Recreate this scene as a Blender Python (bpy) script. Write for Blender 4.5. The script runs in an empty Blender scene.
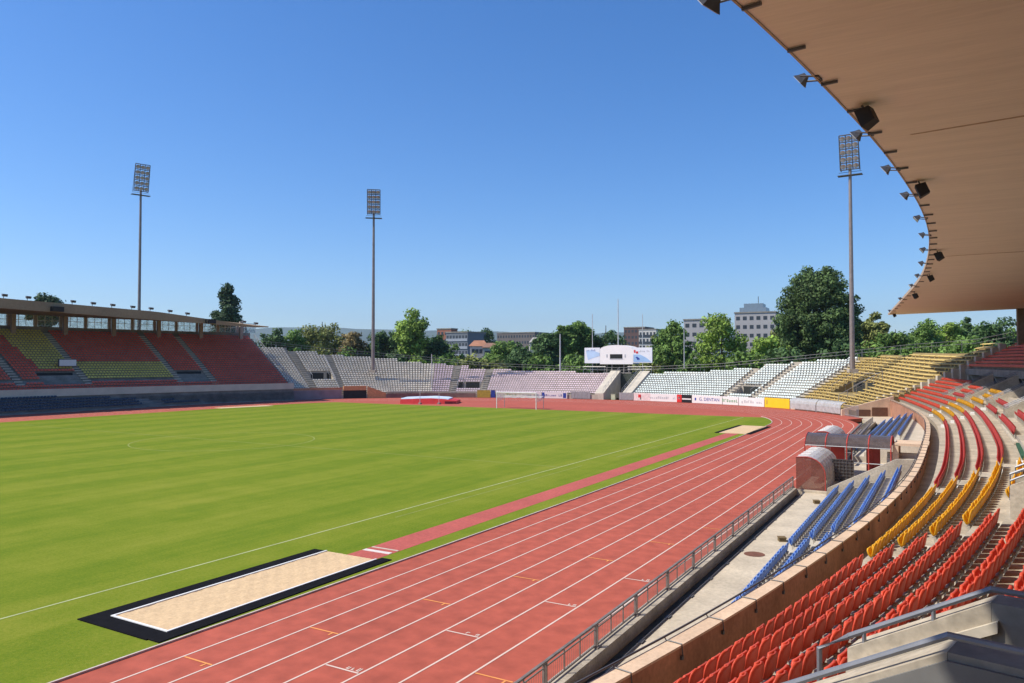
import bpy, math, random
import numpy as np
from mathutils import Vector, Matrix
random.seed(7); np.random.seed(7)
R = math.radians
SC = bpy.context.scene
COL = SC.collection

# ------------------------------------------------------------------ camera
FPX, CX, CY, EYE = 750.0, 512.0, 341.5, 7.85
PITCH, YAW = math.atan(20.5/750), R(30.1)
cd = bpy.data.cameras.new('camera'); cam = bpy.data.objects.new('camera', cd); COL.objects.link(cam)
cd.sensor_width = 36; cd.lens = 36*FPX/1024; cd.clip_start = .1; cd.clip_end = 30000
cam.location = (0, 0, EYE); cam.rotation_euler = (math.pi/2+PITCH, 0, YAW)
SC.camera = cam
_F = np.array([-math.sin(YAW)*math.cos(PITCH), math.cos(YAW)*math.cos(PITCH), math.sin(PITCH)])
_R = np.array([math.cos(YAW), math.sin(YAW), 0]); _U = np.cross(_R, _F)
_C = np.array([0, 0, EYE])
def ray(u, v): return _F + _R*(u-CX)/FPX - _U*(v-CY)/FPX
def gp(u, v, z=0.):
    d = ray(u, v); return _C + d*(z-EYE)/d[2]
def pd(u, v, dep): return _C + ray(u, v)*dep
def proj(P):
    d = np.asarray(P, float)-_C; z = d@_F
    return CX+FPX*(d@_R)/z, CY-FPX*(d@_U)/z, z

# ------------------------------------------------------------------ materials
MATS = {}
def mat(name, col, rough=.8, amt=.18, scale=3., fine=0., col2=None, bump=0., metal=0., trans=0., stretch=None, spec=.3, island=0., fade=0.):
    if name in MATS: return MATS[name]
    m = bpy.data.materials.new(name); m.use_nodes = True; nt = m.node_tree; N = nt.nodes; L = nt.links
    b = N['Principled BSDF']; out = N['Material Output']
    b.inputs['Roughness'].default_value = rough; b.inputs['Metallic'].default_value = metal
    b.inputs['Specular IOR Level'].default_value = spec
    tc = N.new('ShaderNodeTexCoord'); vec = tc.outputs['Object']
    if stretch:
        mp = N.new('ShaderNodeMapping'); mp.inputs['Scale'].default_value = stretch; L.new(vec, mp.inputs[0]); vec = mp.outputs[0]
    n = N.new('ShaderNodeTexNoise'); n.inputs['Scale'].default_value = scale; n.inputs['Detail'].default_value = 6; n.inputs['Roughness'].default_value = .62
    L.new(vec, n.inputs['Vector'])
    r = N.new('ShaderNodeValToRGB'); r.color_ramp.elements[0].position = .3; r.color_ramp.elements[1].position = .7
    c2 = col2 or tuple(min(1, c*(1+amt)) for c in col); c1 = tuple(c*(1-amt) for c in col) if not col2 else col
    r.color_ramp.elements[0].color = (*c1, 1); r.color_ramp.elements[1].color = (*c2, 1)
    L.new(n.outputs['Fac'], r.inputs[0]); cur = r.outputs[0]
    if fine:
        n2 = N.new('ShaderNodeTexNoise'); n2.inputs['Scale'].default_value = scale*14; n2.inputs['Detail'].default_value = 4
        L.new(vec, n2.inputs['Vector'])
        mx = N.new('ShaderNodeMix'); mx.data_type = 'RGBA'; mx.blend_type = 'MULTIPLY'; mx.inputs[0].default_value = 1
        mr = N.new('ShaderNodeMapRange'); mr.inputs[1].default_value = .3; mr.inputs[2].default_value = .7; mr.inputs[3].default_value = 1-fine; mr.inputs[4].default_value = 1+fine
        L.new(n2.outputs['Fac'], mr.inputs[0]); L.new(cur, mx.inputs[6]); L.new(mr.outputs[0], mx.inputs[7]); cur = mx.outputs[2]
    if island:
        g = N.new('ShaderNodeNewGeometry'); mr = N.new('ShaderNodeMapRange'); mr.inputs[3].default_value = 1-island; mr.inputs[4].default_value = 1+island
        L.new(g.outputs['Random Per Island'], mr.inputs[0])
        mx = N.new('ShaderNodeMix'); mx.data_type = 'RGBA'; mx.blend_type = 'MULTIPLY'; mx.inputs[0].default_value = 1
        L.new(cur, mx.inputs[6]); L.new(mr.outputs[0], mx.inputs[7]); cur = mx.outputs[2]
    if fade:
        oi = N.new('ShaderNodeObjectInfo'); mr = N.new('ShaderNodeMapRange'); mr.inputs[3].default_value = 1-fade; mr.inputs[4].default_value = 1+fade
        L.new(oi.outputs['Random'], mr.inputs[0])
        mx = N.new('ShaderNodeMix'); mx.data_type = 'RGBA'; mx.blend_type = 'MULTIPLY'; mx.inputs[0].default_value = 1
        L.new(cur, mx.inputs[6]); L.new(mr.outputs[0], mx.inputs[7]); cur = mx.outputs[2]
    L.new(cur, b.inputs['Base Color'])
    if bump:
        bp = N.new('ShaderNodeBump'); bp.inputs['Strength'].default_value = bump; bp.inputs['Distance'].default_value = .02
        n3 = N.new('ShaderNodeTexNoise'); n3.inputs['Scale'].default_value = scale*9; n3.inputs['Detail'].default_value = 5
        L.new(vec, n3.inputs['Vector']); L.new(n3.outputs['Fac'], bp.inputs['Height']); L.new(bp.outputs[0], b.inputs['Normal'])
    if trans:
        t = N.new('ShaderNodeBsdfTranslucent'); L.new(cur, t.inputs[0])
        ms = N.new('ShaderNodeMixShader'); ms.inputs[0].default_value = trans
        L.new(b.outputs[0], ms.inputs[1]); L.new(t.outputs[0], ms.inputs[2]); L.new(ms.outputs[0], out.inputs[0])
    MATS[name] = m; return m

def clear_mat(name, tint, alpha, rough=.15):
    m = bpy.data.materials.new(name); m.use_nodes = True; nt = m.node_tree; N = nt.nodes; L = nt.links
    b = N['Principled BSDF']; b.inputs['Base Color'].default_value = (*tint, 1); b.inputs['Roughness'].default_value = rough
    t = N.new('ShaderNodeBsdfTransparent'); t.inputs[0].default_value = (*[min(1, .6+.4*c) for c in tint], 1)
    n = N.new('ShaderNodeTexNoise'); n.inputs['Scale'].default_value = 2.; n.inputs['Detail'].default_value = 5
    tc = N.new('ShaderNodeTexCoord'); L.new(tc.outputs['Object'], n.inputs['Vector'])
    mr = N.new('ShaderNodeMapRange'); mr.inputs[1].default_value = .3; mr.inputs[2].default_value = .7
    mr.inputs[3].default_value = max(0, alpha-.15); mr.inputs[4].default_value = min(1, alpha+.15); L.new(n.outputs['Fac'], mr.inputs[0])
    ms = N.new('ShaderNodeMixShader'); L.new(mr.outputs[0], ms.inputs[0]); L.new(t.outputs[0], ms.inputs[1]); L.new(b.outputs[0], ms.inputs[2])
    L.new(ms.outputs[0], N['Material Output'].inputs[0]); return m

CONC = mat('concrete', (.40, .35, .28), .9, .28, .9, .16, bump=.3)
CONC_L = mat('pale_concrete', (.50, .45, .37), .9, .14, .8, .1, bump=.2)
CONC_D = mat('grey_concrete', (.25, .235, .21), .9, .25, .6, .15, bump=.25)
APRON = mat('apron_concrete', (.50, .43, .33), .9, .18, .6, .12, bump=.15)
TERRA = mat('terracotta_concrete', (.38, .185, .115), .85, .30, .7, .15, bump=.15)
CAPM = mat('parapet_cap', (.62, .46, .33), .85, .16, 1., .1)
STEEL = mat('galvanised_steel', (.42, .42, .42), .45, .1, 5., metal=.6)
DSTEEL = mat('dark_steel', (.10, .10, .105), .5, .15, 5., metal=.3)
RUSTY = mat('weathered_rail', (.22, .19, .17), .6, .25, 4., metal=.3)
WHITEP = mat('white_paint', (.78, .78, .76), .5, .04, 2.)
REDP = mat('red_frame_paint', (.45, .06, .045), .4, .1, 3.)
SOFFIT = mat('tan_soffit', (.73, .63, .525), .9, .06, .35, .05, stretch=(.25, 3., 1))
BLACKM = mat('black_rubber', (.010, .010, .012), .9, .2, 3., spec=.04)
SEAT_RED = mat('red_plastic', (.62, .085, .045), .45, .12, 1.3, island=.10, fade=.14, trans=.2)
SEAT_CRIM = mat('faded_crimson_plastic', (.48, .065, .058), .45, .12, 1.3, island=.10, fade=.14, trans=.2)
SEAT_YEL = mat('yellow_plastic', (.74, .38, .018), .45, .1, 1.3, island=.10, fade=.14, trans=.22)
SEAT_BLUE = mat('blue_plastic', (.16, .29, .62), .42, .2, 1.3, island=.10, fade=.14, trans=.2)
SEAT_WHITE = mat('white_plastic', (.64, .70, .67), .5, .12, .5, island=.05)
SEAT_GREY = mat('grey_plastic', (.82, .75, .62), .5, .15, .5, island=.05)
SEAT_LAV = mat('lavender_plastic', (.68, .55, .58), .5, .12, .5, island=.05)
SEAT_PINK = mat('pale_pink_plastic', (.55, .33, .38), .5, .12, .5)
SEAT_DRED = mat('stand_red_plastic', (.70, .125, .07), .5, .18, .4, island=.05)
SEAT_DYEL = mat('stand_yellow_plastic', (.66, .56, .14), .5, .14, .4, island=.05)
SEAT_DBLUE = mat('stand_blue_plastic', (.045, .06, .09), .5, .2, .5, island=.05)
BENCH_Y = mat('yellow_bench_paint', (.72, .54, .19), .6, .15, .7, .1)
GLASS = clear_mat('stand_glazing', (.55, .65, .68), .22, .05)
CLEAR = clear_mat('clear_plastic_sheet', (.80, .80, .78), .5, .25)
SMOKE = clear_mat('smoked_plastic_sheet', (.13, .10, .09), .72, .25)
MURKY = clear_mat('scratched_plastic_sheet', (.55, .55, .55), .6, .3)
NETM = clear_mat('goal_net_mesh', (.85, .85, .85), .4, .8)
LAMPGLASS = mat('lamp_glass', (.62, .62, .64), .12, .08, 6., spec=.6)

# ------------------------------------------------------------------ mesh builder
class MB:
    def __init__(s): s.v = []; s.f = []
    def add(s, V, Fs):
        o = len(s.v); s.v += [tuple(map(float, p)) for p in V]; s.f += [tuple(i+o for i in q) for q in Fs]
    def obox(s, o, a, b, c):
        o, a, b, c = map(lambda x: np.asarray(x, float), (o, a, b, c))
        V = [o, o+a, o+a+b, o+b, o+c, o+a+c, o+a+b+c, o+b+c]
        s.add(V, [(0, 3, 2, 1), (4, 5, 6, 7), (0, 1, 5, 4), (1, 2, 6, 5), (2, 3, 7, 6), (3, 0, 4, 7)])
    def box(s, c, d, rz=0.):
        c = np.asarray(c, float); x = np.array([math.cos(rz), math.sin(rz), 0])*d[0]; y = np.array([-math.sin(rz), math.cos(rz), 0])*d[1]; z = np.array([0, 0, d[2]])
        s.obox(c-x/2-y/2-z/2, x, y, z)
    def tube(s, P, r, n=6, r2=None, close=False):
        P = [np.asarray(p, float) for p in P]; m = len(P); V = []; Fs = []
        for i, p in enumerate(P):
            t = P[min(i+1, m-1)]-P[max(i-1, 0)]; t = t/(np.linalg.norm(t)+1e-9)
            up = np.array([0, 0, 1.]) if abs(t[2]) < .9 else np.array([1., 0, 0])
            a = np.cross(t, up); a /= np.linalg.norm(a); b = np.cross(t, a)
            rr = r if r2 is None else r+(r2-r)*i/max(1, m-1)
            V += [p+rr*(math.cos(k*2*math.pi/n)*a+math.sin(k*2*math.pi/n)*b) for k in range(n)]
        for i in range(m-1):
            for k in range(n): Fs.append((i*n+k, i*n+(k+1) % n, (i+1)*n+(k+1) % n, (i+1)*n+k))
        Fs.append(tuple(range(n-1, -1, -1))); Fs.append(tuple((m-1)*n+k for k in range(n)))
        s.add(V, Fs)
    def prism(s, poly, z0, z1):
        n = len(poly); V = [(x, y, z0) for x, y in poly]+[(x, y, z1) for x, y in poly]
        s.add(V, [tuple(range(n-1, -1, -1)), tuple(range(n, 2*n))]+[(i, (i+1) % n, n+(i+1) % n, n+i) for i in range(n)])
    def loft(s, rings, closed=True, caps=True):
        n = len(rings[0]); V = [p for r_ in rings for p in r_]; Fs = []
        for i in range(len(rings)-1):
            for k in range(n if closed else n-1): Fs.append((i*n+k, (i+1)*n+k, (i+1)*n+(k+1) % n, i*n+(k+1) % n))
        if caps and closed:
            Fs.append(tuple(range(n))); Fs.append(tuple((len(rings)-1)*n+k for k in range(n-1, -1, -1)))
        s.add(V, Fs)
    def build(s, name, m, parent=None, smooth=False):
        me = bpy.data.meshes.new(name); me.from_pydata(s.v, [], s.f); me.materials.append(m)
        if smooth: me.polygons.foreach_set('use_smooth', [True]*len(me.polygons))
        me.update(); o = bpy.data.objects.new(name, me); COL.objects.link(o)
        if parent: o.parent = parent; o.matrix_parent_inverse = Matrix.Translation(-Vector(parent.location)) if parent.location.length else Matrix()
        return o
def tag(o, label=None, cat=None, group=None, kind=None):
    if label: o['label'] = label
    if cat: o['category'] = cat
    if group: o['group'] = group
    if kind: o['kind'] = kind
    return o
def empty(name, loc, label, cat, group=None, rz=0.):
    o = bpy.data.objects.new(name, None); o.location = Vector([float(x) for x in loc]); o.rotation_euler = (0, 0, rz); o.empty_display_size = .2
    COL.objects.link(o); return tag(o, label, cat, group)
def copy_tree(o, parent=None):
    c = o.copy(); COL.objects.link(c)
    if parent: c.parent = parent
    for ch in o.children: copy_tree(ch, c)
    return c
def text(body, name, m, parent, loc, rot, size, ext=.01):
    cu = bpy.data.curves.new(name, 'FONT'); cu.body = body; cu.size = size; cu.extrude = ext; cu.align_x = 'CENTER'; cu.align_y = 'CENTER'
    cu.materials.append(m); o = bpy.data.objects.new(name, cu); COL.objects.link(o)
    o.location = Vector([float(x) for x in loc]); o.rotation_euler = rot
    bpy.context.view_layer.update()
    me = bpy.data.meshes.new_from_object(o.evaluated_get(bpy.context.evaluated_depsgraph_get())); me.name = name
    loc_, rot_ = o.location.copy(), o.rotation_euler.copy(); bpy.data.objects.remove(o); bpy.data.curves.remove(cu)
    if not me.materials: me.materials.append(m)
    o = bpy.data.objects.new(name, me); COL.objects.link(o); o.location = loc_; o.rotation_euler = rot_
    if parent: o.parent = parent; o.matrix_parent_inverse = Matrix.Translation(-Vector(parent.location))
    return o

def strokes(name, m, parent, loc, rot, width, height, n, seed, ext=.01):
    """a run of small strokes, for print too small to read"""
    rng = np.random.RandomState(seed); q = MB(); st = width/n
    for i in range(n):
        if rng.rand() < .12: continue
        x = -width/2+st*(i+.5); h = height*(1. if rng.rand() < .3 else .68); y0 = -height/2
        q.box((x-st*.26, y0+h/2, ext/2), (st*.20, h, ext))
        if rng.rand() < .7: q.box((x+st*.12, y0+h/2, ext/2), (st*.20, h, ext))
        q.box((x-st*.07, y0+(h*.9 if rng.rand() < .5 else height*.09), ext/2), (st*.56, height*.17, ext*.9))
    o = q.build(name, m); o.location = Vector([float(v) for v in loc]); o.rotation_euler = rot
    if parent: o.parent = parent; o.matrix_parent_inverse = Matrix.Translation(-Vector(parent.location))
    return o
# ------------------------------------------------------------------ world, sun
SUN_EL = R(49.5); sx, sy = -.80, -.60
w = bpy.data.worlds.new('World'); SC.world = w; w.use_nodes = True
nt = w.node_tree; bg = nt.nodes['Background']; sky = nt.nodes.new('ShaderNodeTexSky'); sky.sky_type = 'NISHITA'
sky.sun_disc = False; sky.sun_elevation = SUN_EL; sky.sun_rotation = math.atan2(sx, sy); sky.altitude = 400; sky.air_density = 1.0; sky.dust_density = .6; sky.ozone_density = 6.
hs = nt.nodes.new('ShaderNodeHueSaturation'); hs.inputs['Saturation'].default_value = 1.24; hs.inputs['Hue'].default_value = .506; nt.links.new(sky.outputs[0], hs.inputs['Color']); nt.links.new(hs.outputs[0], bg.inputs[0]); bg.inputs[1].default_value = .12
sd = bpy.data.lights.new('sun', 'SUN'); sd.energy = 4.2; sd.angle = R(.5); sd.color = (1, .925, .79)
so = bpy.data.objects.new('sun', sd); COL.objects.link(so)
sv = Vector((sx*math.cos(SUN_EL), sy*math.cos(SUN_EL), math.sin(SUN_EL)))
so.rotation_euler = sv.to_track_quat('Z', 'Y').to_euler()
SC.view_settings.view_transform = 'Standard'; SC.view_settings.look = 'None'; SC.view_settings.exposure = .52

# ------------------------------------------------------------------ plan of the oval track
def oval(n_arc=14):
    P = []; CXO, CYO = -62.5, 50.5
    def add(x, y, nx, ny): P.append((x, y, nx, ny))
    Q = []
    for y in np.linspace(CYO, 96, 14): Q.append((-18.6, y, 1., 0.))
    for a in np.linspace(0, 60, 18)[1:]: Q.append((-51.6+33*math.cos(R(a)), 96+33*math.sin(R(a)), math.cos(R(a)), math.sin(R(a))))
    for a in np.linspace(60, 90, 14)[1:]: Q.append((-62.5+54.8*math.cos(R(a)), 77.1+54.8*math.sin(R(a)), math.cos(R(a)), math.sin(R(a))))
    top = Q + [(2*CXO-x, y, -nx, ny) for x, y, nx, ny in reversed(Q[:-1])]
    bot = [(x, 2*CYO-y, nx, -ny) for x, y, nx, ny in reversed(top[1:-1])]
    out = []
    for x, y, nx, ny in top+bot:
        wgt = min(1, max(0, (x+62.5)/40)); yc = min(max(y, 5), 96)
        out.append((x+.1*wgt-wgt*.00035*(yc-48)**2, y, nx, ny))
    return out
OV = oval(); NOV = len(OV)
def ring(d): return [(x+nx*d, y+ny*d) for x, y, nx, ny in OV]
def ring_sheet(mb, d0, d1, z, i0=0, i1=None):
    a, b = ring(d0), ring(d1) if not callable(d1) else None
    i1 = NOV if i1 is None else i1
    V = []; Fs = []
    for i in range(i0, i1+1):
        p, q = a[i % NOV], b[i % NOV]; V += [(*p, z), (*q, z)]
    for i in range(i1-i0): Fs.append((2*i, 2*i+1, 2*i+3, 2*i+2))
    mb.add(V, Fs)

# ground ---------------------------------------------------------------
m = MB(); m.add([(-7400, -4400, -.62), (7400, -4400, -.62), (7400, 10400, -.62), (-7400, 10400, -.62)], [(0, 1, 2, 3)])
tag(m.build('ground', mat('ground_earth', (.09, .10, .05), .95, .3, .02, .2)), kind='structure')

# tartan ---------------------------------------------------------------
def track_mat():
    m = mat('tartan', (.38, .085, .054), .9, .09, .12, .16, bump=.2)
    return m
TART = track_mat()
m = MB()
pts = []
for x, y, nx, ny in OV:
    d = 13.3
    if x > -30 and -8 < y < 108: d = 10.35
    pts.append((x+nx*d, y+ny*d))
n = len(pts); m.add([(*p, 0) for p in pts]+[(*p, -.5) for p in pts], [tuple(range(n))]+[(i, n+i, n+(i+1) % n, (i+1) % n) for i in range(n)])
tag(m.build('running_track', TART), kind='structure')

# grass ----------------------------------------------------------------
def grass_mat():
    m = bpy.data.materials.new('mown_grass'); m.use_nodes = True; nt = m.node_tree; N = nt.nodes; L = nt.links; b = N['Principled BSDF']
    b.inputs['Roughness'].default_value = .9; b.inputs['Specular IOR Level'].default_value = .02
    tc = N.new('ShaderNodeTexCoord'); P = tc.outputs['Object']
    sep = N.new('ShaderNodeSeparateXYZ'); L.new(P, sep.inputs[0])
    def noise(sc, det, vec=P, rough=.6):
        n = N.new('ShaderNodeTexNoise'); n.inputs['Scale'].default_value = sc; n.inputs['Detail'].default_value = det; n.inputs['Roughness'].default_value = rough; L.new(vec, n.inputs['Vector']); return n.outputs['Fac']
    def math_(op, a, b_=None, c=None):
        q = N.new('ShaderNodeMath'); q.operation = op
        for i, x in enumerate((a, b_, c)):
            if x is None: continue
            if isinstance(x, (int, float)): q.inputs[i].default_value = x
            else: L.new(x, q.inputs[i])
        return q.outputs[0]
    wob = math_('MULTIPLY', noise(.25, 2), 1.2)
    st = math_('SINE', math_('MULTIPLY', math_('ADD', sep.outputs[0], wob), 2*math.pi/6.4))
    stv = math_('MULTIPLY', st, 2.2)
    stc = N.new('ShaderNodeClamp'); stc.inputs[1].default_value = -1; stc.inputs[2].default_value = 1; L.new(stv, stc.inputs[0])
    mp = N.new('ShaderNodeMapping'); mp.inputs['Scale'].default_value = (1.6, .10, 1); L.new(P, mp.inputs[0])
    streak = noise(.9, 4, mp.outputs[0])
    big = noise(.06, 5); mid = noise(.55, 6); fine = noise(9., 6, rough=.75)
    f = math_('ADD', math_('MULTIPLY', stc.outputs[0], .07), math_('MULTIPLY', math_('SUBTRACT', big, .5), .45))
    f = math_('ADD', f, math_('MULTIPLY', math_('SUBTRACT', mid, .5), .5))
    f = math_('ADD', f, math_('MULTIPLY', math_('SUBTRACT', streak, .5), .5))
    f = math_('ADD', math_('MULTIPLY', math_('SUBTRACT', fine, .5), 1.1), math_('ADD', f, .5))
    r = N.new('ShaderNodeValToRGB'); L.new(f, r.inputs[0]); e = r.color_ramp.elements
    e[0].position = .1; e[0].color = (.088, .163, .013, 1); e[1].position = .9; e[1].color = (.255, .265, .040, 1)
    x = e.new(.5); x.color = (.162, .212, .021, 1)
    L.new(r.outputs[0], b.inputs['Base Color'])
    bp = N.new('ShaderNodeBump'); bp.inputs['Strength'].default_value = .5; bp.inputs['Distance'].default_value = .05
    L.new(noise(22., 5, rough=.8), bp.inputs['Height']); L.new(bp.outputs[0], b.inputs['Normal'])
    return m
GR = grass_mat()
YG = 110.6
poly = [(x-.0*nx, y) for x, y, nx, ny in OV if -9.5 < y < YG]
# order: OV starts on the right straight at the middle and runs anticlockwise; split at the far chord
i_hi = [i for i in range(NOV) if OV[i][1] < YG]
poly = [ring(-.06)[i] for i in i_hi]
m = MB(); m.add([(*p, .006) for p in poly], [tuple(range(len(poly)))])
tag(m.build('pitch_grass', GR), kind='structure')

# painted lines --------------------------------------------------------
LINEW = mat('white_line_paint', (.66, .51, .44), .8, .08, 2.)
LINEO = mat('orange_line_paint', (.75, .30, .09), .8, .1, 2.)
m = MB()
for k in range(1, 9): ring_sheet(m, 1.2*k-.03, 1.2*k+.03, .007)
tag(m.build('lane_lines', LINEW), kind='structure')
m = MB()     # raised white kerb on the inside of lane one
a, b, = ring(-.03), ring(.03)
V = []
for i in sorted([i for i in range(NOV) if OV[i][0] > -30 and -8 < OV[i][1] < 112], key=lambda i: OV[i][1]):
    p, q = a[i], b[i]; V.append([(*p, .0), (*p, .055), (*q, .055), (*q, .0)])
m.loft(V, True, False)
tag(m.build('track_kerb', mat('kerb_white', (.56, .48, .44), .7, .2, 2.)), kind='structure')
def lane_x(k, Y): return -18.5-.00035*(Y-48)**2+1.2*k
mo, mw = MB(), MB()
for mb, mk in ((mo, [(1, 13.1), (2, 16.4), (3, 20.2), (4, 24.), (5, 27.8), (6, 31.6), (7, 35.5), (7, 16.1)]), (mw, [(4, 14.6), (5, 18.2), (6, 22.), (7, 25.8), (3, 11.), (2, 7.4), (1, 3.6)])):
    for k, Y in mk:
        x0, x1 = lane_x(k, Y)+.05, lane_x(k+1, Y)-.05
        mb.add([(x0, Y-.03, .009), (x1, Y-.03, .009), (x1, Y+.03, .009), (x0, Y+.03, .009)], [(0, 1, 2, 3)])
    for k, Y in mk[:]:
        if mb is mo:   # a short tick
            xm = (lane_x(k, Y)+lane_x(k+1, Y))/2+.35; mb.add([(xm-.03, Y-.2, .0092), (xm+.03, Y-.2, .0092), (xm+.03, Y-.035, .0092), (xm-.03, Y-.035, .0092)], [(0, 1, 2, 3)])
tag(mo.build('orange_lane_marks', LINEO), kind='structure')
tag(mw.build('white_lane_marks', LINEW), kind='structure')
for k, Y, s_ in ((4, 14.6, '5'), (5, 18.2, '6'), (6, 22., '7'), (7, 25.8, '8')):
    t = strokes('lane_number', LINEW, None, (lane_x(k+1, Y)-.32, Y+.17, .008), (0, 0, 0), .5, .2, 3, int(s_), .001); tag(t, kind='structure')
# football markings, worn
FADE = mat('worn_pitch_line', (.235, .265, .075), .9, .25, .8)
def pline(mb, a, b, w_=.11, z=.012):
    a, b = np.array(a), np.array(b); d = (b-a)/np.linalg.norm(b-a); n_ = np.array([-d[1], d[0]])*w_/2
    mb.add([(*(a-n_), z), (*(b-n_), z), (*(b+n_), z), (*(a+n_), z)], [(0, 1, 2, 3)])
m = MB(); TX, FX, GY, MY = -25.1, -99.6, 108.9, 50.5
pline(m, (TX, -6), (TX, GY), .09)
tag(m.build('touchline', mat('touchline_paint', (.40, .44, .22), .9, .15, .8)), kind='structure')
m = MB()
pline(m, (FX, -6), (FX, GY)); pline(m, (TX, GY), (FX, GY)); pline(m, (TX, MY), (FX, MY))
cx_ = -62.3
for a in range(0, 360, 6):
    p = [(cx_+8.6*math.cos(R(t)), MY+8.6*math.sin(R(t))) for t in (a, a+6)]; pline(m, *p)
for w2, dd in ((19.5, 16.), (9., 5.3)):
    pline(m, (cx_-w2, GY), (cx_-w2, GY-dd)); pline(m, (cx_+w2, GY), (cx_+w2, GY-dd)); pline(m, (cx_-w2, GY-dd), (cx_+w2, GY-dd))
tag(m.build('pitch_markings', FADE), kind='structure')
# worn second line beside the touchline
m = MB(); pline(m, (-24.2, 30), (-24.0, 52), .07); pline(m, (-23.7, 58), (-23.4, 75), .09)
tag(m.build('old_touchline', FADE), kind='structure')

# jump runway and sand pits ---------------------------------------------
RUNW = mat('runway_tartan', (.42, .095, .075), .85, .12, .5, .15)
m = MB(); m.add([(-21.25, 23.15, .011), (-19.75, 23.15, .011), (-19.75, 83.6, .011), (-21.15, 83.6, .011)], [(0, 1, 2, 3)])
tag(m.build('runway', RUNW), kind='structure')
SAND = mat('sand', (.60, .43, .25), .95, .07, .8, .12, bump=.35)
pit = empty('sand_pit', (-21, 18.5, 0), 'long jump sand pit with a wide black border beside the near straight', 'sand pit')
m = MB()
for x0, x1, y0, y1 in ((-23.0, -22.35, 13.3, 23.2), (-19.62, -19.12, 13.35, 23.5), (-22.35, -19.62, 13.3, 13.95)):
    m.box(((x0+x1)/2, (y0+y1)/2, .02), (x1-x0, y1-y0, .04))
m.build('border_mat', BLACKM, pit)
m = MB()
for x0, x1, y0, y1 in ((-22.35, -22.27, 13.95, 23.2), (-19.70, -19.62, 13.95, 23.2), (-22.27, -19.70, 13.95, 14.03)):
    m.box(((x0+x1)/2, (y0+y1)/2, .03), (x1-x0, y1-y0, .07))
m.build('kerb', WHITEP, pit)
m = MB(); nx_, ny_ = 28, 90; V = []; Fs = []
for j in range(ny_+1):
    for i in range(nx_+1):
        V.append((-22.27+2.57*i/nx_, 14.03+9.15*j/ny_, .025+.012*random.random()+.012*math.sin(i*.9+j*.35)*math.sin(j*.7)))
for j in range(ny_):
    for i in range(nx_): q = j*(nx_+1)+i; Fs.append((q, q+1, q+nx_+2, q+nx_+1))
m.add(V, Fs); m.build('sand', SAND, pit, True)
pit2 = empty('sand_pit', (-20.3, 89, 0), 'far long jump sand pit at the end of the red runway by the bend', 'sand pit')
m = MB(); m.box((-22.15, 88.9, .03), (.5, 11, .06)); m.box((-18.75, 88.9, .03), (.5, 11, .06)); m.build('border_mat', BLACKM, pit2)
m = MB(); m.box((-20.45, 88.9, .03), (2.88, 11, .05)); m.build('sand', SAND, pit2)
pit3 = empty('sand_pit', (-104, 92, 0), 'distant strip of pale sand beside the far straight', 'sand pit')
p0, p1 = gp(222, 408.6), gp(274, 406.0)
d = (p1-p0); d[2] = 0; nrm = np.array([-d[1], d[0], 0]); nrm = nrm/np.linalg.norm(nrm)
m = MB(); m.obox(p0-[0, 0, .02], d, nrm*2.6, (0, 0, .06)); m.build('sand', SAND, pit3)
for Y, c_ in ((24.25, 'white_board'), (24.75, 'grey_board')):
    m = MB(); m.box((-20.5, Y, .016), (1.4, .24 if Y < 24.5 else .10, .02))
    b = m.build('take_off_board', CONC_L if Y > 24.5 else mat('board_paint', (.66, .60, .56), .7, .12, 3.))
    tag(b, 'broad white take-off board across the runway by the sand' if Y < 24.5 else 'narrow pale strip across the runway behind the white board', 'take-off board')

# ------------------------------------------------------------------ near side: fence, kerb, apron
m = MB()
for y0, y1 in ((-2, 48.7), (64, 108)):
    m.box((-8.27, (y0+y1)/2, -.15), (.38, y1-y0, .56))
tag(m.build('fence_kerb', CONC), kind='structure')
m = MB(); m.box((-7.9, 23.3, -.34), (.36, 50.6, .1)); m.box((-7.9, 86, -.34), (.36, 44, .1))
tag(m.build('gutter', mat('gutter_dark', (.06, .065, .055), .8, .3, 1.)), kind='structure')  # gutter strip in a near-black tone
def fence(y0, y1, lab):
    f = empty('fence', (-8.32, y0, 0), lab, 'fence')
    n = round((y1-y0)/3.0); st = (y1-y0)/n
    for i in range(n+1):
        Y = y0+i*st; q = MB()
        q.box((-8.32, Y-.06, .45), (.06, .05, .66)); q.box((-8.32, Y+.06, .45), (.06, .05, .66)); q.box((-8.30, Y, .14), (.16, .26, .04)); q.box((-8.32, Y, .76), (.07, .2, .05))
        q.build('post', RUSTY, f)
        if i < n:
            q = MB(); a, b = Y+.1, Y+st-.1
            q.box((-8.32, (a+b)/2, .765), (.07, b-a, .05)); q.box((-8.32, (a+b)/2, .64), (.03, b-a, .03)); q.box((-8.32, (a+b)/2, .20), (.04, b-a, .04))
            for t in (1/3, 2/3): q.box((-8.32, a+(b-a)*t, .48), (.03, .03, .54))
            for t in np.linspace(.04, .96, 24): q.box((-8.32, a+(b-a)*t, .42), (.006, .006, .42))
            q.build('panel', RUSTY, f)
    return f
fence(.9, 48.9, 'low metal fence of double posts and thin bars along the near straight')
fence(66., 106.5, 'far stretch of low metal fence beyond the dugouts')

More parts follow.
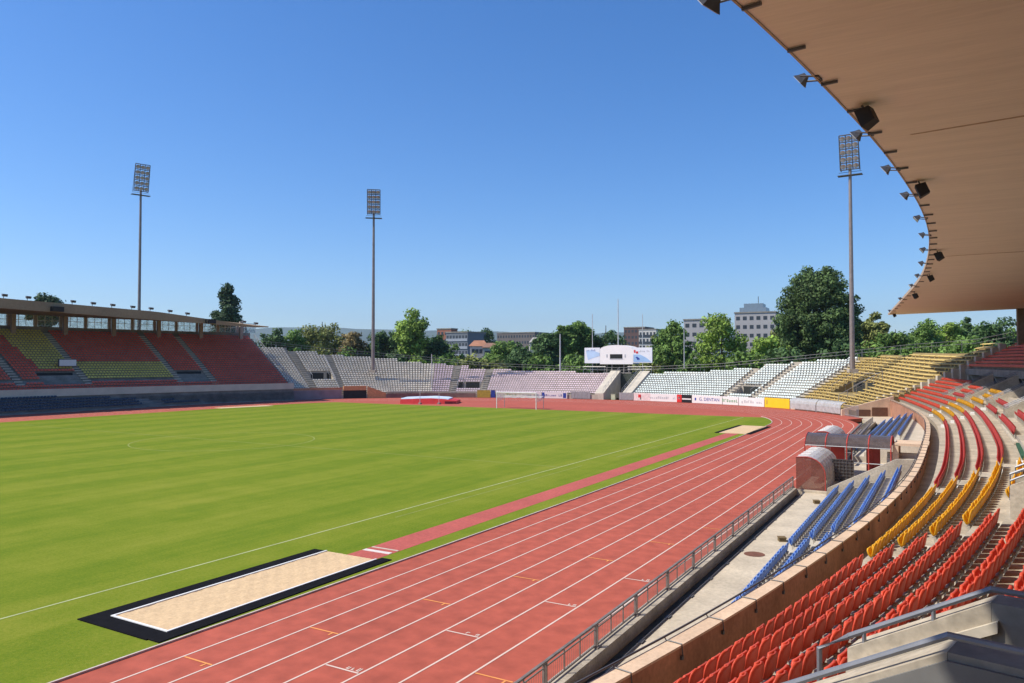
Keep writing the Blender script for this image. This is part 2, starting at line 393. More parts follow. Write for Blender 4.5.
# the plan of the main stand: wall line (inner top edge) ------------------
_wy = np.array([-40., -20, 0, 13.5, 22, 30.6, 40.2, 50, 60, 70, 80.8, 90.2, 103.7, 119.3, 123.4, 132])
_wx = np.array([0, 0, 0, 0, 0, 0, 0, -1.2, -1.17, -1.25, -1.6, -2.35, -4.1, -6.5, -7.3, -9.2])
for i in range(7): _wx[i] = -190.5+math.sqrt(189.3**2-(_wy[i]-49.5)**2)
_ry = np.array([-40., -20, 0, 14.7, 24, 30.8, 40, 49, 61, 74.3, 93.3, 110, 127.2])
_rx = np.array([0, 0, 0, 0, 0, 0, 0, -.75, -1.1, -1.95, -3.9, -5.7, -7.6])
for i in range(7): _rx[i] = -209.4+math.sqrt(208.7**2-(_ry[i]-49)**2)
def spline(xs, ys):
    n = len(xs); mslope = np.zeros(n)
    for i in range(n):
        a, b = max(i-1, 0), min(i+1, n-1); mslope[i] = (ys[b]-ys[a])/(xs[b]-xs[a])
    def f(x):
        i = int(np.clip(np.searchsorted(xs, x)-1, 0, n-2)); h_ = xs[i+1]-xs[i]; t = (x-xs[i])/h_
        return (2*t**3-3*t*t+1)*ys[i]+(t**3-2*t*t+t)*h_*mslope[i]+(-2*t**3+3*t*t)*ys[i+1]+(t**3-t*t)*h_*mslope[i+1]
    return f
_wf, _rf = spline(_wy, _wx), spline(_ry, _rx)
def WN(Y, d):   # point at offset d behind the wall line
    s = (_wf(Y+.5)-_wf(Y-.5)); L_ = math.hypot(1, s); return (_wf(Y)+d/L_, Y-d*s/L_)
def WA(Y):
    s = (_wf(Y+.5)-_wf(Y-.5)); return math.atan2(-s, 1.)   # heading of the outward normal
def sweep(mb, fn, prof, Ys):
    mb.loft([[(*fn(Y, d), z) for d, z in prof] for Y in Ys])

# apron in front of the stand
m = MB()
Ys = np.arange(-8, 49.01, 1.9)
m.loft([[(-7.74, Y, -.16), (WN(Y, -.1)[0], Y, -.16), (WN(Y, -.1)[0], Y, -.6), (-7.74, Y, -.6)] for Y in Ys])
Ys = np.append(np.arange(62, 122, 2.), 122.9)
m.loft([[(-7.38 if Y < 106 else -7.38-(Y-106)*.33, Y, -.1), (WN(Y, -.1)[0], Y, -.1), (WN(Y, -.1)[0], Y, -.6), (-7.38 if Y < 106 else -7.38-(Y-106)*.33, Y, -.6)] for Y in Ys])
m.loft([[(-8.3, Y, -.02), (WN(Y, -.1)[0], Y, -.02), (WN(Y, -.1)[0], Y, -.6), (-8.3, Y, -.6)] for Y in (49., 55, 61.98)])
tag(m.build('apron', APRON), kind='structure')
q = MB(); q.tube([(-7.66, Y, -.12) for Y in np.arange(-2, 48.5, 2.)], .022, 5)
for Y in np.arange(-1, 48, 2.4): q.box((-7.66, Y, -.14), (.12, .3, .05))
tag(q.build('cable_pipe', DSTEEL), 'thin dark pipe clamped along the gutter edge of the apron', 'pipe')
q = MB(); q.prism([(-7.05+.42*math.cos(a), 32.3+.42*math.sin(a)) for a in np.linspace(0, 2*math.pi, 25)[:-1]], -.165, -.145)
tag(q.build('manhole_cover', mat('rusty_iron', (.16, .07, .045), .8, .2, 4.)), 'round rusty manhole cover in the beige apron', 'manhole cover')
for Y, nm in ((35.3, 'small brown box lying on the apron near the blue seats'), (45.6, 'small brown box on the apron by the far end of the blue seats')):
    q = MB(); q.box((-6.5, Y, -.08), (.3, .36, .16), .4); q.box((-6.5, Y, .01), (.34, .4, .03), .4)
    tag(q.build('utility_box', mat('brown_box', (.16, .11, .05), .8, .2, 4.)), nm, 'box')

# ------------------------------------------------------------------ the main stand
ROW_D0, ROW_DP, ROW_Z0, ROW_RZ = 1.2, .77, 2.0, .405
stand = empty('grandstand', (0, 50, 0), 'curved concrete grandstand with a deep tan cantilever roof around the camera', 'grandstand')
stand.location = (0, 0, 0)
def tread(r): # (d0, d1, z) of row r (1-based)
    d = ROW_D0+(r-1)*ROW_DP
    return (d-ROW_DP+.06 if r > 1 else .62, d+.06, ROW_Z0+(r-1)*ROW_RZ)
NR = 8
prof = [(0, -.6), (0, 1.55), (.62, 1.55)]
for r in range(1, NR+1):
    d0, d1, z = tread(r); prof += [(d0, z), (d1, z)]
prof += [(prof[-1][0], -.6)]
Ys_all = list(np.arange(-25, 124, 1.5))+[123.4]
m = MB(); sweep(m, WN, prof, Ys_all); m.build('terrace', CONC, stand)
# concourse floor behind the lower rows
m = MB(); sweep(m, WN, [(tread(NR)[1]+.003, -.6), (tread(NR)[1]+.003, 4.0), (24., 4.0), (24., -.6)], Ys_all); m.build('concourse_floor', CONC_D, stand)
# parapet wall with cap
Ys = [y for y in Ys_all if y <= 122]
wall = MB(); sweep(wall, WN, [(-.22, -.55), (-.22, 2.36), (-.004, 2.36), (-.004, -.55)], Ys); W_ = wall.build('parapet_wall', TERRA, stand)
m = MB(); sweep(m, WN, [(-.33, 2.363), (-.33, 2.41), (.015, 2.41), (.015, 2.363)], Ys); m.build('cap', CAPM, W_)
rail = MB(); rail.tube([(*WN(Y, -.36), 2.48) for Y in np.arange(-6, 122, 1.)], .022, 6)
for Y in np.arange(-5, 122, 1.75):
    rail.tube([(*WN(Y, -.36), 2.48), (*WN(Y, -.33), 2.43), (*WN(Y, .02), 2.43), (*WN(Y, .04), 2.2)], .014, 5)
    rail.box((*WN(Y, .02), 2.17), (.05, .07, .07), WA(Y))
rail.build('wall_rail', DSTEEL, stand)
# end return wall towards the bend
m = MB()
e0, e1 = WN(122, -.30), WN(122, 0.02)
pa, pb = np.array(WN(122.2, 0.3)), np.array((-13.4, 119.2))
d = pb-pa; n_ = np.array([-d[1], d[0]]); n_ = n_/np.linalg.norm(n_)*.35
m.add([(*pa, -.5), (*pb, -.5), (*pb, .9), (*pa, 2.9), (*(pa-n_), -.5), (*(pb-n_), -.5), (*(pb-n_), .9), (*(pa-n_), 2.9)], [(0, 1, 2, 3), (7, 6, 5, 4), (0, 4, 5, 1), (1, 5, 6, 2), (2, 6, 7, 3), (3, 7, 4, 0)])
ew = m.build('end_wall', CAPM, stand)
m = MB()
for t0, t1, h0 in ((.12, .42, .25), (.45, .72, .2)):
    a, b = pa+d*t0, pa+d*t1; q = n_/np.linalg.norm(n_)*.03
    if (q[1] > 0): q = -q
    m.obox((*a, -.05), (*(b-a), 0), (*q, 0), (0, 0, 1.75-t1*1.1))
m.build('panel_door', mat('brown_door', (.14, .07, .045), .7, .2, 2.), ew)
# aisles: white half steps
AISLES = [22.7, 37.0, 77.8, 92.6]
for Ya in AISLES:
    m = MB()
    for r in range(2, 9):
        d0, d1, z = tread(r); p = WN(Ya, d0-.17); m.box((p[0], p[1], z-ROW_RZ+.1), (.34, .8, .2), WA(Ya))
    m.build('aisle_step', WHITEP if Ya > 30 else CONC_L, stand)
# upper tier at the far end
m = MB(); prof = [(9.6, 6.1), (9.6, 6.7)]
for r in range(14):
    prof += [(9.6+.8*r+.02, 6.7+.42*(r+.5)), (9.6+.8*(r+1), 6.7+.42*(r+.5))]
prof += [(20.8, 11.5), (13.2, 7.4), (10.0, 6.1)]
UY = [y for y in Ys_all if y >= 48]
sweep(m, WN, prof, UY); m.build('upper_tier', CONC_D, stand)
for Y in np.arange(50, 122, 6.5):
    m = MB(); a0 = WN(Y, 11.6); a1 = WN(Y, 9.75); a2 = WN(Y, 10.7)
    t = np.array([math.cos(WA(Y)+math.pi/2), math.sin(WA(Y)+math.pi/2), 0])*.28
    P0, P1 = np.array([*a0, 3.9]), np.array([*WN(Y, 10.9), 3.9]); Q0, Q1 = np.array([*a2, 6.75]), np.array([*a1, 6.4])
    V = [P0-t, P1-t, Q1-t, Q0-t, P0+t, P1+t, Q1+t, Q0+t]
    m.add(V, [(0, 1, 2, 3), (7, 6, 5, 4), (0, 4, 5, 1), (1, 5, 6, 2), (2, 6, 7, 3), (3, 7, 4, 0)])
    m.build('raking_column', CONC, stand)
m = MB(); sweep(m, WN, [(12.4, 3.9), (12.4, 7.5), (12.7, 7.5), (12.7, 3.9)], UY); m.build('concourse_wall', mat('concourse_shade', (.05, .05, .05), .9), stand)  # near-black wall: shade of the void under the tier put into its colour
# roof
def RN(Y, d):
    s = (_rf(Y+.5)-_rf(Y-.5)); L_ = math.hypot(1, s); return (_rf(Y)+d/L_, Y-d*s/L_)
RY = list(np.arange(-30, 127, 2.))+[127.2]
def RNC(Y, d):   # the back of the roof stops a little short of its front corner
    return RN(Y-(max(0, Y-100)/27.2)*d*.42, d)
m = MB(); sweep(m, RNC, [(0, 15.0), (22.5, 15.05), (22.5, 16.3), (0.02, 15.24)], RY); roof = m.build('roof', SOFFIT, stand)
m = MB(); sweep(m, RN, [(-.05, 14.97), (-.05, 15.27), (0.0, 15.27), (0.0, 14.97)], RY); m.build('edge_trim', mat('roof_edge', (.42, .32, .24), .8), roof)
for Y in np.concatenate([np.arange(15.2, 70, 2.6), np.arange(70, 126, 5.2)]):
    m = MB(); p = RN(Y, .18); m.box((p[0], p[1], 14.94), (.40, .06, .07), WA(Y)); m.build('bracket', DSTEEL, roof)
for Y in (26.5, 58):
    m = MB(); p = RN(Y, 11); m.box((p[0], p[1], 14.995), (20, .05, .03), WA(Y)); m.build('joint', mat('joint_dark', (.5, .38, .28), .9), roof)
for Y in np.arange(-24, 130, 8.6):
    Yc = min(Y, 112.5); m = MB(); p = WN(Yc, 20.4); m.box((p[0], p[1], 9.8), (.8, .6, 10.4), WA(Yc)); m.build('roof_column', mat('column_concrete', (.22, .19, .15), .9), stand)
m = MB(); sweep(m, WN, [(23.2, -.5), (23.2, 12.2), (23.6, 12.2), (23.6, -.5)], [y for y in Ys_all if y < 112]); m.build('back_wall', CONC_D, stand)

m = MB(); p = WN(119, 15.3); m.box((p[0], p[1], 11.8), (.8, .8, 6.4), WA(119)); m.build('roof_column', MATS['column_concrete'], stand)
# vomitory parapets ------------------------------------------------------
rad = np.array([-math.cos(R(12.7)), math.sin(R(12.7)), 0])
def parapet(K, K_end, back, th, zlow, lab):
    """K kink (x,y,z of rail), K_end raked lower end, back: level end behind; th: vector across"""
    o = empty('vomitory_parapet', (K[0], K[1], zlow), lab, 'parapet')
    K, E_, B = map(lambda q: np.array(q, float), (K, K_end, back)); dz = np.array([0, 0, .1])
    th = np.array([*th, 0.])
    m = MB()
    for nm, poly, mt in (('wall', [E_-dz, K-dz], CONC), ('shade_toned_upper_wall', [K-dz-rad*.002, B-dz], CONC_D)):  # level part takes darker concrete: roof shade put into its colour
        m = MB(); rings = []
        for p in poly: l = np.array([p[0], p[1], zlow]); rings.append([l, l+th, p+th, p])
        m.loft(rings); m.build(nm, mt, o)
    off = th*.12
    m = MB(); m.tube([B+off, K+off, E_+off], .026, 8)
    for a, b, ts in ((E_, K, (.12, .62)), (K, B, (.5,))):
        for t in ts: q = a+(b-a)*t+off; m.tube([q, q-[0, 0, .16]], .02, 6)
    m.build('handrail', mat('blue_grey_rail', (.20, .21, .24), .45, .12, 6., metal=.3), o)
    return o
rad = np.array([-math.cos(R(12.7)), math.sin(R(12.7)), 0]); tng = np.array([math.sin(R(12.7)), math.cos(R(12.7))])
K1, K2 = np.array([-.025, 5.825, 6.017]), np.array([.28, 7.19, 6.017])
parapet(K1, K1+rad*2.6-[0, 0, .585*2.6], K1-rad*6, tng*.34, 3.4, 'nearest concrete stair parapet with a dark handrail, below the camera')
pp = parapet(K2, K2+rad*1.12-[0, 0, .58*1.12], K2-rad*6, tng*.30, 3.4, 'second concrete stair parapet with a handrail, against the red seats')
m = MB(); E_ = K2+rad*1.12-[0, 0, .58*1.12]; q = E_+rad*.25; m.tube([E_+[0.01, .03, 0], q+[0, 0, -.16], q+[0, 0, -.75]], .026, 8); m.build('handrail_end', MATS['blue_grey_rail'], pp)
m = MB(); a = K2-rad*.05; b = E_; t3 = np.array([*tng, 0])*-.05; m.obox(b-[0, 0, .32], (a-b), t3, (0, 0, .09)); m.build('ledge', CONC_L, pp)
m = MB(); B1 = K1-rad*6; E1 = K1+rad*2.6-[0, 0, .585*2.6]; t3 = np.array([*tng, 0])*-.03
for a, b in ((E1, K1), (K1, B1)): m.obox(a-[0, 0, 1.7], b-a, t3, (0, 0, 1.55))
m.build('face_panel', mat('dark_grey_panel', (.15, .15, .15), .7, .2, 1.5), bpy.data.objects['vomitory_parapet'])
# further parapets and stair rails
def stairblock(Ya, d0, d1, h, lab, wdt=1.3, solid=True):
    o = empty('stair_parapet', (*WN(Ya, d0), 0), lab, 'parapet')
    zt = lambda d: ROW_Z0+(d-.5)/ROW_DP*ROW_RZ
    for s_ in (0, 1):
        Yb = Ya+s_*wdt; a = WA(Yb); t = np.array([-math.sin(a), math.cos(a), 0])*.22
        A = np.array([*WN(Yb, d0), 0]); B = np.array([*WN(Yb, d1), 0])
        if solid:
            m = MB(); rings = []
            for P, d in ((A, d0), (B, d1)):
                lo = P+[0, 0, zt(d)-1.2]; hi = P+[0, 0, zt(d)+h]; rings.append([lo, lo+t, hi+t, hi])
            m.loft(rings); m.build('wall', CONC, o)
        m = MB(); rr = [A+t/2+[0, 0, zt(d0)+h-.35], A+t/2+[0, 0, zt(d0)+h+.28], B+t/2+[0, 0, zt(d1)+h+.28]]
        m.tube(rr, .03, 6); m.tube([A+t/2+[0, 0, zt(d0)+h+.12], B+t/2+[0, 0, zt(d1)+h+.12]], .025, 6); m.build('handrail', mat('blue_grey_rail', (.20, .21, .24), .45, .12, 6., metal=.3), o)
    return o
stairblock(22.6, 4.45, 9.0, .75, 'concrete stair parapet with pale rails at the end of the nearest red rows', 1.5)
stairblock(62., 4.6, 8.4, .35, 'stair parapet with dark rails halfway along the curve', 1.2)
stairblock(76., 4.4, 8.6, .35, 'stair parapet with rails between the upper pink rows', 1.2)
stairblock(90., 4.0, 8.6, .3, 'stair parapet with rails beside the short yellow rows', 1.2)
stairblock(101., 3.4, 8.4, .3, 'stair parapet with rails at the last red rows of the bend', 1.2)
# landing with green panel
m = MB(); p = WN(42.3, 4.62); m.box((p[0], p[1], 3.75), (.9, 6.2, .12), WA(42.3)); g_ = m.build('landing_mat', mat('green_mat', (.025, .085, .05), .8, .15, 2.), stand)
m = MB(); p = WN(52.5, 4.62); m.box((p[0], p[1], 3.72), (1.0, 12.4, .12), WA(52.5)); m.build('landing', CONC_L, stand)

# ------------------------------------------------------------------ seats of the main stand
def shell(prof, wid, nw, curl_, thick):
    """curved shell along a side profile (x forward, z up), with its edges curling forward"""
    V = []; n = len(prof)
    for o in (0, thick):
        for i, ((x, z), w_) in enumerate(zip(prof, wid)):
            a = prof[max(i-1, 0)]; b = prof[min(i+1, n-1)]; t = np.array([b[0]-a[0], b[1]-a[1]]); t /= np.linalg.norm(t); nn = np.array([t[1], -t[0]])
            for k in range(nw):
                q = -1+2*k/(nw-1); c = curl_*abs(q)**2.2; V.append((x+nn[0]*(c-o), w_*q, z+nn[1]*(c-o)))
    Fs = []; M_ = n*nw
    for i in range(n-1):
        for k in range(nw-1):
            q = i*nw+k; Fs.append((q, q+1, q+nw+1, q+nw)); Fs.append((M_+q, M_+q+nw, M_+q+nw+1, M_+q+1))
    loop = [k for k in range(nw)]+[i*nw+nw-1 for i in range(1, n)]+[(n-1)*nw+k for k in range(nw-2, -1, -1)]+[i*nw for i in range(n-2, 0, -1)]
    for a, b in zip(loop, loop[1:]+loop[:1]): Fs.append((a, M_+a, M_+b, b))
    return V, Fs
BKP = [(.03, .45), (.01, .50), (-.005, .57), (-.02, .66), (-.035, .74), (-.045, .785), (-.05, .81)]; BKW = [.20, .222, .227, .224, .200, .150, .08]
PNP = [(.06, .42), (.10, .46), (.14, .53), (.165, .61), (.165, .665)]; PNW = [.17, .195, .21, .205, .16]
SV, SF = shell(BKP, BKW, 5, .028, .022)
PV, PF = shell(PNP, PNW, 5, .012, .035)
def merge(*ps):
    V = []; Fs = []
    for v, f in ps: o = len(V); V += list(v); Fs += [tuple(i+o for i in q) for q in f]
    return V, Fs
LV, LF = merge(shell([BKP[i] for i in (0, 2, 4, 6)], [BKW[i] for i in (0, 2, 4, 6)], 3, .05, .022), shell([PNP[i] for i in (0, 2, 4)], [PNW[i] for i in (0, 2, 4)], 3, .03, .03))
def bracket_mesh(mb):
    mb.box((.05, 0, .385), (.10, .30, .03)); mb.box((.02, -.20, .24), (.05, .025, .34)); mb.box((.02, .20, .24), (.05, .025, .34)); mb.box((-.02, 0, .44), (.06, .12, .05))
_bm = MB(); bracket_mesh(_bm)
BRK = mat('bracket_paint', (.40, .36, .30), .6, .2, 3.)
SEATMATS = {'red': SEAT_RED, 'yellow': SEAT_YEL, 'crimson': SEAT_CRIM, 'blue': SEAT_BLUE}
protos = {}
def seat_proto(colr):
    if colr not in protos:
        me = bpy.data.meshes.new('backrest'); me.from_pydata(SV, [], SF); me.materials.append(SEATMATS[colr]); me.polygons.foreach_set('use_smooth', [True]*len(me.polygons)); me.update()
        mp_ = bpy.data.meshes.new('seat_pan'); mp_.from_pydata(PV, [], PF); mp_.materials.append(SEATMATS[colr]); mp_.polygons.foreach_set('use_smooth', [True]*len(mp_.polygons)); mp_.update(); protos[colr+'p'] = mp_
        if 'b' not in protos:
            mb = bpy.data.meshes.new('bracket'); mb.from_pydata(_bm.v, [], _bm.f); mb.materials.append(BRK); mb.update(); protos['b'] = mb
        protos[colr] = me
    return protos[colr]
def place_seat(colr, x, y, z, rz, label, group):
    o = bpy.data.objects.new('stadium_seat', None); o.empty_display_size = .1; COL.objects.link(o); o.location = (x, y, z); o.rotation_euler = (0, 0, rz+random.uniform(-.03, .03))
    tag(o, label, 'stadium seat', group)
    a = bpy.data.objects.new('backrest', seat_proto(colr)); COL.objects.link(a); a.parent = o
    c = bpy.data.objects.new('seat_pan', protos[colr+'p']); COL.objects.link(c); c.parent = o
    tl = random.uniform(-.05, .02); c.rotation_euler = (0, tl, 0)
    b = bpy.data.objects.new('bracket', protos['b']); COL.objects.link(b); b.parent = o
REST = {}
def rest_seat(key, x, y, z, rz, lod=True):
    REST.setdefault(key, []).append((x, y, z, rz))
def arc_positions(r, y0, y1, sp=.5):
    d = ROW_D0+(r-1)*ROW_DP; Yg = np.linspace(y0, y1, 400); P = np.array([WN(Y, d) for Y in Yg]); L_ = np.concatenate([[0], np.cumsum(np.linalg.norm(np.diff(P, axis=0), axis=1))])
    n = int(L_[-1]/sp); return [(float(np.interp(sp*(i+.5), L_, P[:, 0])), float(np.interp(sp*(i+.5), L_, P[:, 1])), float(np.interp(sp*(i+.5), L_, Yg))) for i in range(n)]
ORD = ['front', 'second', 'third', 'fourth', 'fifth', 'sixth', 'seventh', 'eighth']
blocks = []   # (row, y0, y1, colour)
for r in range(1, 5):
    blocks += [(r, -4, 22.2, 'red'), (r, 23.2, 36.4, 'yellow'), (r, 37.5, 77.3, 'crimson'), (r, 78.3, 92.1, 'yellow'), (r, 93.1, 123.2, 'red')]
blocks += [(5, 8.3, 22.2, 'red'), (6, 8.0, 22.0, 'red'), (7, 9.5, 21, 'red'), (5, 25.6, 34.4, 'yellow'), (5, 47.5, 60, 'crimson'), (6, 48.5, 58, 'crimson'), (5, 65, 74, 'crimson'), (6, 66, 75, 'crimson'),
           (5, 79, 88, 'yellow'), (6, 79, 86, 'yellow'), (7, 79, 88, 'yellow'), (5, 92.5, 100, 'crimson'), (6, 92, 100, 'red'), (7, 92, 100, 'red'), (5, 104, 122.8, 'red'), (6, 104, 122.8, 'red'), (7, 104, 122.6, 'red'), (8, 103, 122.4, 'red')]
n_ind = 0
for r, y0, y1, c_ in blocks:
    z = ROW_Z0+(r-1)*ROW_RZ
    for x, y, Y in arc_positions(r, y0, y1):
        u, v, dep = proj((x, y, z+.6)); rz = math.pi+WA(Y)
        vis = dep > 0 and -20 < u < 1044 and v < 712
        near = (c_ == 'red' and Y < 23) or (c_ == 'yellow' and Y < 37)
        if near and vis:
            lab = f'{c_} tip-up seat in the {ORD[r-1]} row behind the terracotta wall, nearest {c_} block'
            place_seat(c_, x, y, z, rz, lab, f'{c_} seats in the {ORD[r-1]} row of the nearest {c_} block'); n_ind += 1
        else: rest_seat(c_, x, y, z, rz)
# blue seats on the lower terrace
def blue_terrace(y0, y1, xb, nrow, zb, name):
    Ys = np.arange(y0, y1+.01, 1.0)
    m = MB(); rings = []
    for Y in Ys:
        xw = WN(Y, -.34)[0]; pr = [(min(xb-.45, xw-.01), zb-.3)]
        for k in range(nrow):
            xr = xb-.45+.82*k if k == 0 else xb+.82*(k-1)+.06
            xe = xb+.82*k+.06 if k < nrow-1 else xw
            z = zb+.35*k; pr += [(min(xr, xw), z), (min(xe, xw), z)]
        pr += [(xw, zb-.3)]; rings.append([(x, Y, z) for x, z in pr])
    m.loft(rings); return m.build(name, CONC_L, stand)
blue_terrace(9, 48.4, -5.6, 5, -.14, 'lower_terrace')
blue_terrace(66, 106, -6.7, 5, -.04, 'lower_terrace')
nb = 0
for k in range(5):
    x = -5.6+.82*k
    for Y in np.arange(11, 48.0, .5):
        if WN(Y, -.36)[0]-.10 < x or abs(Y-32.2) < .5: continue
        if n_ind < 304 and k < 3 and Y < 32:
            place_seat('blue', x, Y, -.14+.35*k, math.pi, f'blue tip-up seat in the {ORD[k]} row above the apron, nearer blue section', f'blue seats in the {ORD[k]} row of the nearer section'); n_ind += 1; nb += 1
        else: rest_seat('blue', x, Y, -.14+.35*k, math.pi)
for k in range(5):
    x = -6.7+.82*k
    for Y in np.arange(70, 104, .5):
        if WN(Y, -.36)[0]-.10 < x: continue
        rest_seat('blue', x, Y, -.04+.35*k, math.pi)
def seat_mass(name, items, m_, V0, F0, s=1.):
    if not items: return None
    V0 = np.array(V0)*s; nV = len(V0); A = np.array(items); c, sn = np.cos(A[:, 3]), np.sin(A[:, 3])
    X = A[:, 0:1]+c[:, None]*V0[None, :, 0]-sn[:, None]*V0[None, :, 1]; Y = A[:, 1:2]+sn[:, None]*V0[None, :, 0]+c[:, None]*V0[None, :, 1]; Z = A[:, 2:3]+V0[None, :, 2]+0*X
    VV = np.stack([X, Y, Z], 2).reshape(-1, 3)
    Fs = [tuple(i+k*nV for i in f) for k in range(len(A)) for f in F0]
    me = bpy.data.meshes.new(name); me.from_pydata(VV.tolist(), [], Fs); me.materials.append(m_); me.update()
    o = bpy.data.objects.new(name, me); COL.objects.link(o); return o
_lb = MB(); _lb.add(LV, LF)
for c_, lab in (('red', 'remaining red seats along the curved rows of the main stand'), ('yellow', 'remaining yellow seats in the far rows of the main stand'), ('crimson', 'crimson seats in the middle of the curved rows'), ('blue', 'remaining blue seats on the low terrace below the wall')):
    o = seat_mass('seat_rows', REST.get(c_, []), SEATMATS[c_], LV, LF)
    if o: tag(o, lab, 'seating', kind='stuff')
    bv = [(v[0], v[1], v[2]) for v in _bm.v]
    o2 = seat_mass('bracket', REST.get(c_, []), BRK, bv, _bm.f)
    if o2: o2.parent = o
# shaded red seats of the upper tier
BV = [(.30, -.21, .36), (.30, .21, .36), (.30, .21, .42), (.30, -.21, .42), (0, -.21, .36), (0, .21, .36), (0, .21, .42), (0, -.21, .42), (-.06, -.19, .66), (-.06, .19, .66), (-.10, -.19, .66), (-.10, .19, .66), (-.05, -.21, .36), (-.05, .21, .36)]
BF = [(0, 1, 2, 3), (3, 2, 6, 7), (0, 3, 7, 4), (1, 5, 6, 2), (7, 6, 9, 8), (8, 9, 11, 10), (10, 11, 13, 12), (4, 7, 8, 10, 12), (6, 5, 13, 11, 9), (0, 4, 5, 1)]
it = []
for r in range(13):
    d = 9.9+.8*r; z = 6.7+.42*(r+.5)
    for Y in np.arange(84, 122, .52): it.append((*WN(Y, d), z, math.pi+WA(Y)))
tag(seat_mass('seat_rows', it, SEAT_DRED, BV, BF), 'dark red seats of the upper tier in the shade of the roof', 'seating', kind='stuff')
# end wall of the blue terrace
m = MB(); xe = WN(48.6, -.3)[0]
m.add([(x, y, z) for y in (48.45, 48.75) for x, z in ((-6.4, -.6), (xe, -.6), (xe, 2.3), (xe-1.1, 2.25), (-6.3, .3))], [(0, 1, 2, 3, 4), (9, 8, 7, 6, 5)]+[(i, 5+i, 5+(i+1) % 5, (i+1) % 5) for i in range(5)])
m.build('side_wall', CONC, stand)
m = MB()
for k in range(5): m.box((WN(57+k*.4, -.34)[0]-1.1, 55.5+k*.45, .2+.3*k), (2.0, .5, .6+.3*k*0))
m.build('tunnel_stair', CONC_L, stand)
m = MB(); m.box((-3.05, 57.6, 1.15), (.35, 2.6, 2.3)); m.box((-2.1, 57.6, 2.35), (2.0, 2.6, .16)); m.build('tunnel_pier', CAPM, stand)

# ------------------------------------------------------------------ lamps and speakers on the roof edge
def flood(Y, tilt, lab, big=1., off=-.36):
    big *= .70
    p = RN(Y, off); o = empty('floodlight', (p[0], p[1], 15.0), lab, 'floodlight', 'floodlights along the roof edge'); o.rotation_euler = (0, 0, math.pi+WA(Y)+tilt)
    def part(nm, mb, m_):
        me = mb.build(nm, m_); me.parent = o; return me
    s = .42*big; ca, sa = math.cos(R(38)), math.sin(R(38))
    m = MB()   # tapered housing, opens forward and down
    f0 = [np.array([.25+q*sa*0, y, z]) for q, y, z in ()]
    ax, up, sd_ = np.array([ca, 0, -sa]), np.array([sa, 0, ca]), np.array([0, 1., 0])
    c0 = np.array([.0, 0, .05])
    def rect(dist, hw, hh): return [c0+ax*dist+sd_*a+up*b for a, b in ((-hw, -hh), (hw, -hh), (hw, hh), (-hw, hh))]
    m.loft([rect(-.22*big, .12*big, .10*big), rect(0, .22*big, .18*big), rect(.18*big, .36*big, .27*big)])
    part('housing', m, mat('lamp_housing', (.10, .10, .105), .45, .15, 5., metal=.4))
    m = MB(); m.loft([rect(.181*big, .33*big, .24*big), rect(.20*big, .33*big, .24*big)]); part('lens', m, LAMPGLASS)
    m = MB(); m.tube([(-.42, -.3*big, -.03), (0.0, -.40*big, .05)], .025, 6); m.tube([(-.42, .3*big, -.03), (.0, .40*big, .05)], .025, 6); m.tube([(-.42, -.3*big, -.03), (-.42, .3*big, -.03)], .025, 6)
    part('yoke', m, DSTEEL)
for i, (Y, big) in enumerate([(14.5, 1.25), (20., .8), (25.8, .85), (31, .9), (36.3, .9), (42.4, .9), (48.2, .9), (54.6, 1), (62, 1), (70.7, 1), (79.6, 1), (95.5, 1), (117.3, 1)]):
    flood(Y, random.uniform(-.15, .15), ['floodlight at the near end of the roof edge, seen from below', 'second floodlight along the roof edge, next to the nearest'][i] if i < 2 else 'grey floodlight clamped to the outer edge of the big tan roof', big)
def speaker(Y, i):
    p = RN(Y, .55); o = empty('loudspeaker', (p[0], p[1], 14.62), 'black box loudspeaker hung under the edge of the big tan roof', 'loudspeaker', 'loudspeakers under the roof edge'); o.rotation_euler = (R(0), R(22), math.pi+WA(Y)+random.uniform(-.5, .5))
    m = MB(); m.loft([[(-.3, -.32, -.34), (-.3, .32, -.34), (-.3, .32, .34), (-.3, -.32, .34)], [(.3, -.42, -.42), (.3, .42, -.42), (.3, .42, .42), (.3, -.42, .42)]]); a = m.build('cabinet', mat('speaker_black', (.02, .018, .016), .6)); a.parent = o
    m = MB(); m.box((.31, 0, 0), (.02, .74, .74)); a = m.build('grille', mat('speaker_grille', (.035, .03, .028), .8, .3, 20.)); a.parent = o
    m = MB(); m.tube([(0, 0, .4), (0, 0, .62)], .05, 6); a = m.build('hanger', DSTEEL); a.parent = o; o.scale = (.62, .62, .62)
for i, Y in enumerate((22.8, 33.5, 55, 69.2, 87, 122)): speaker(Y, i)

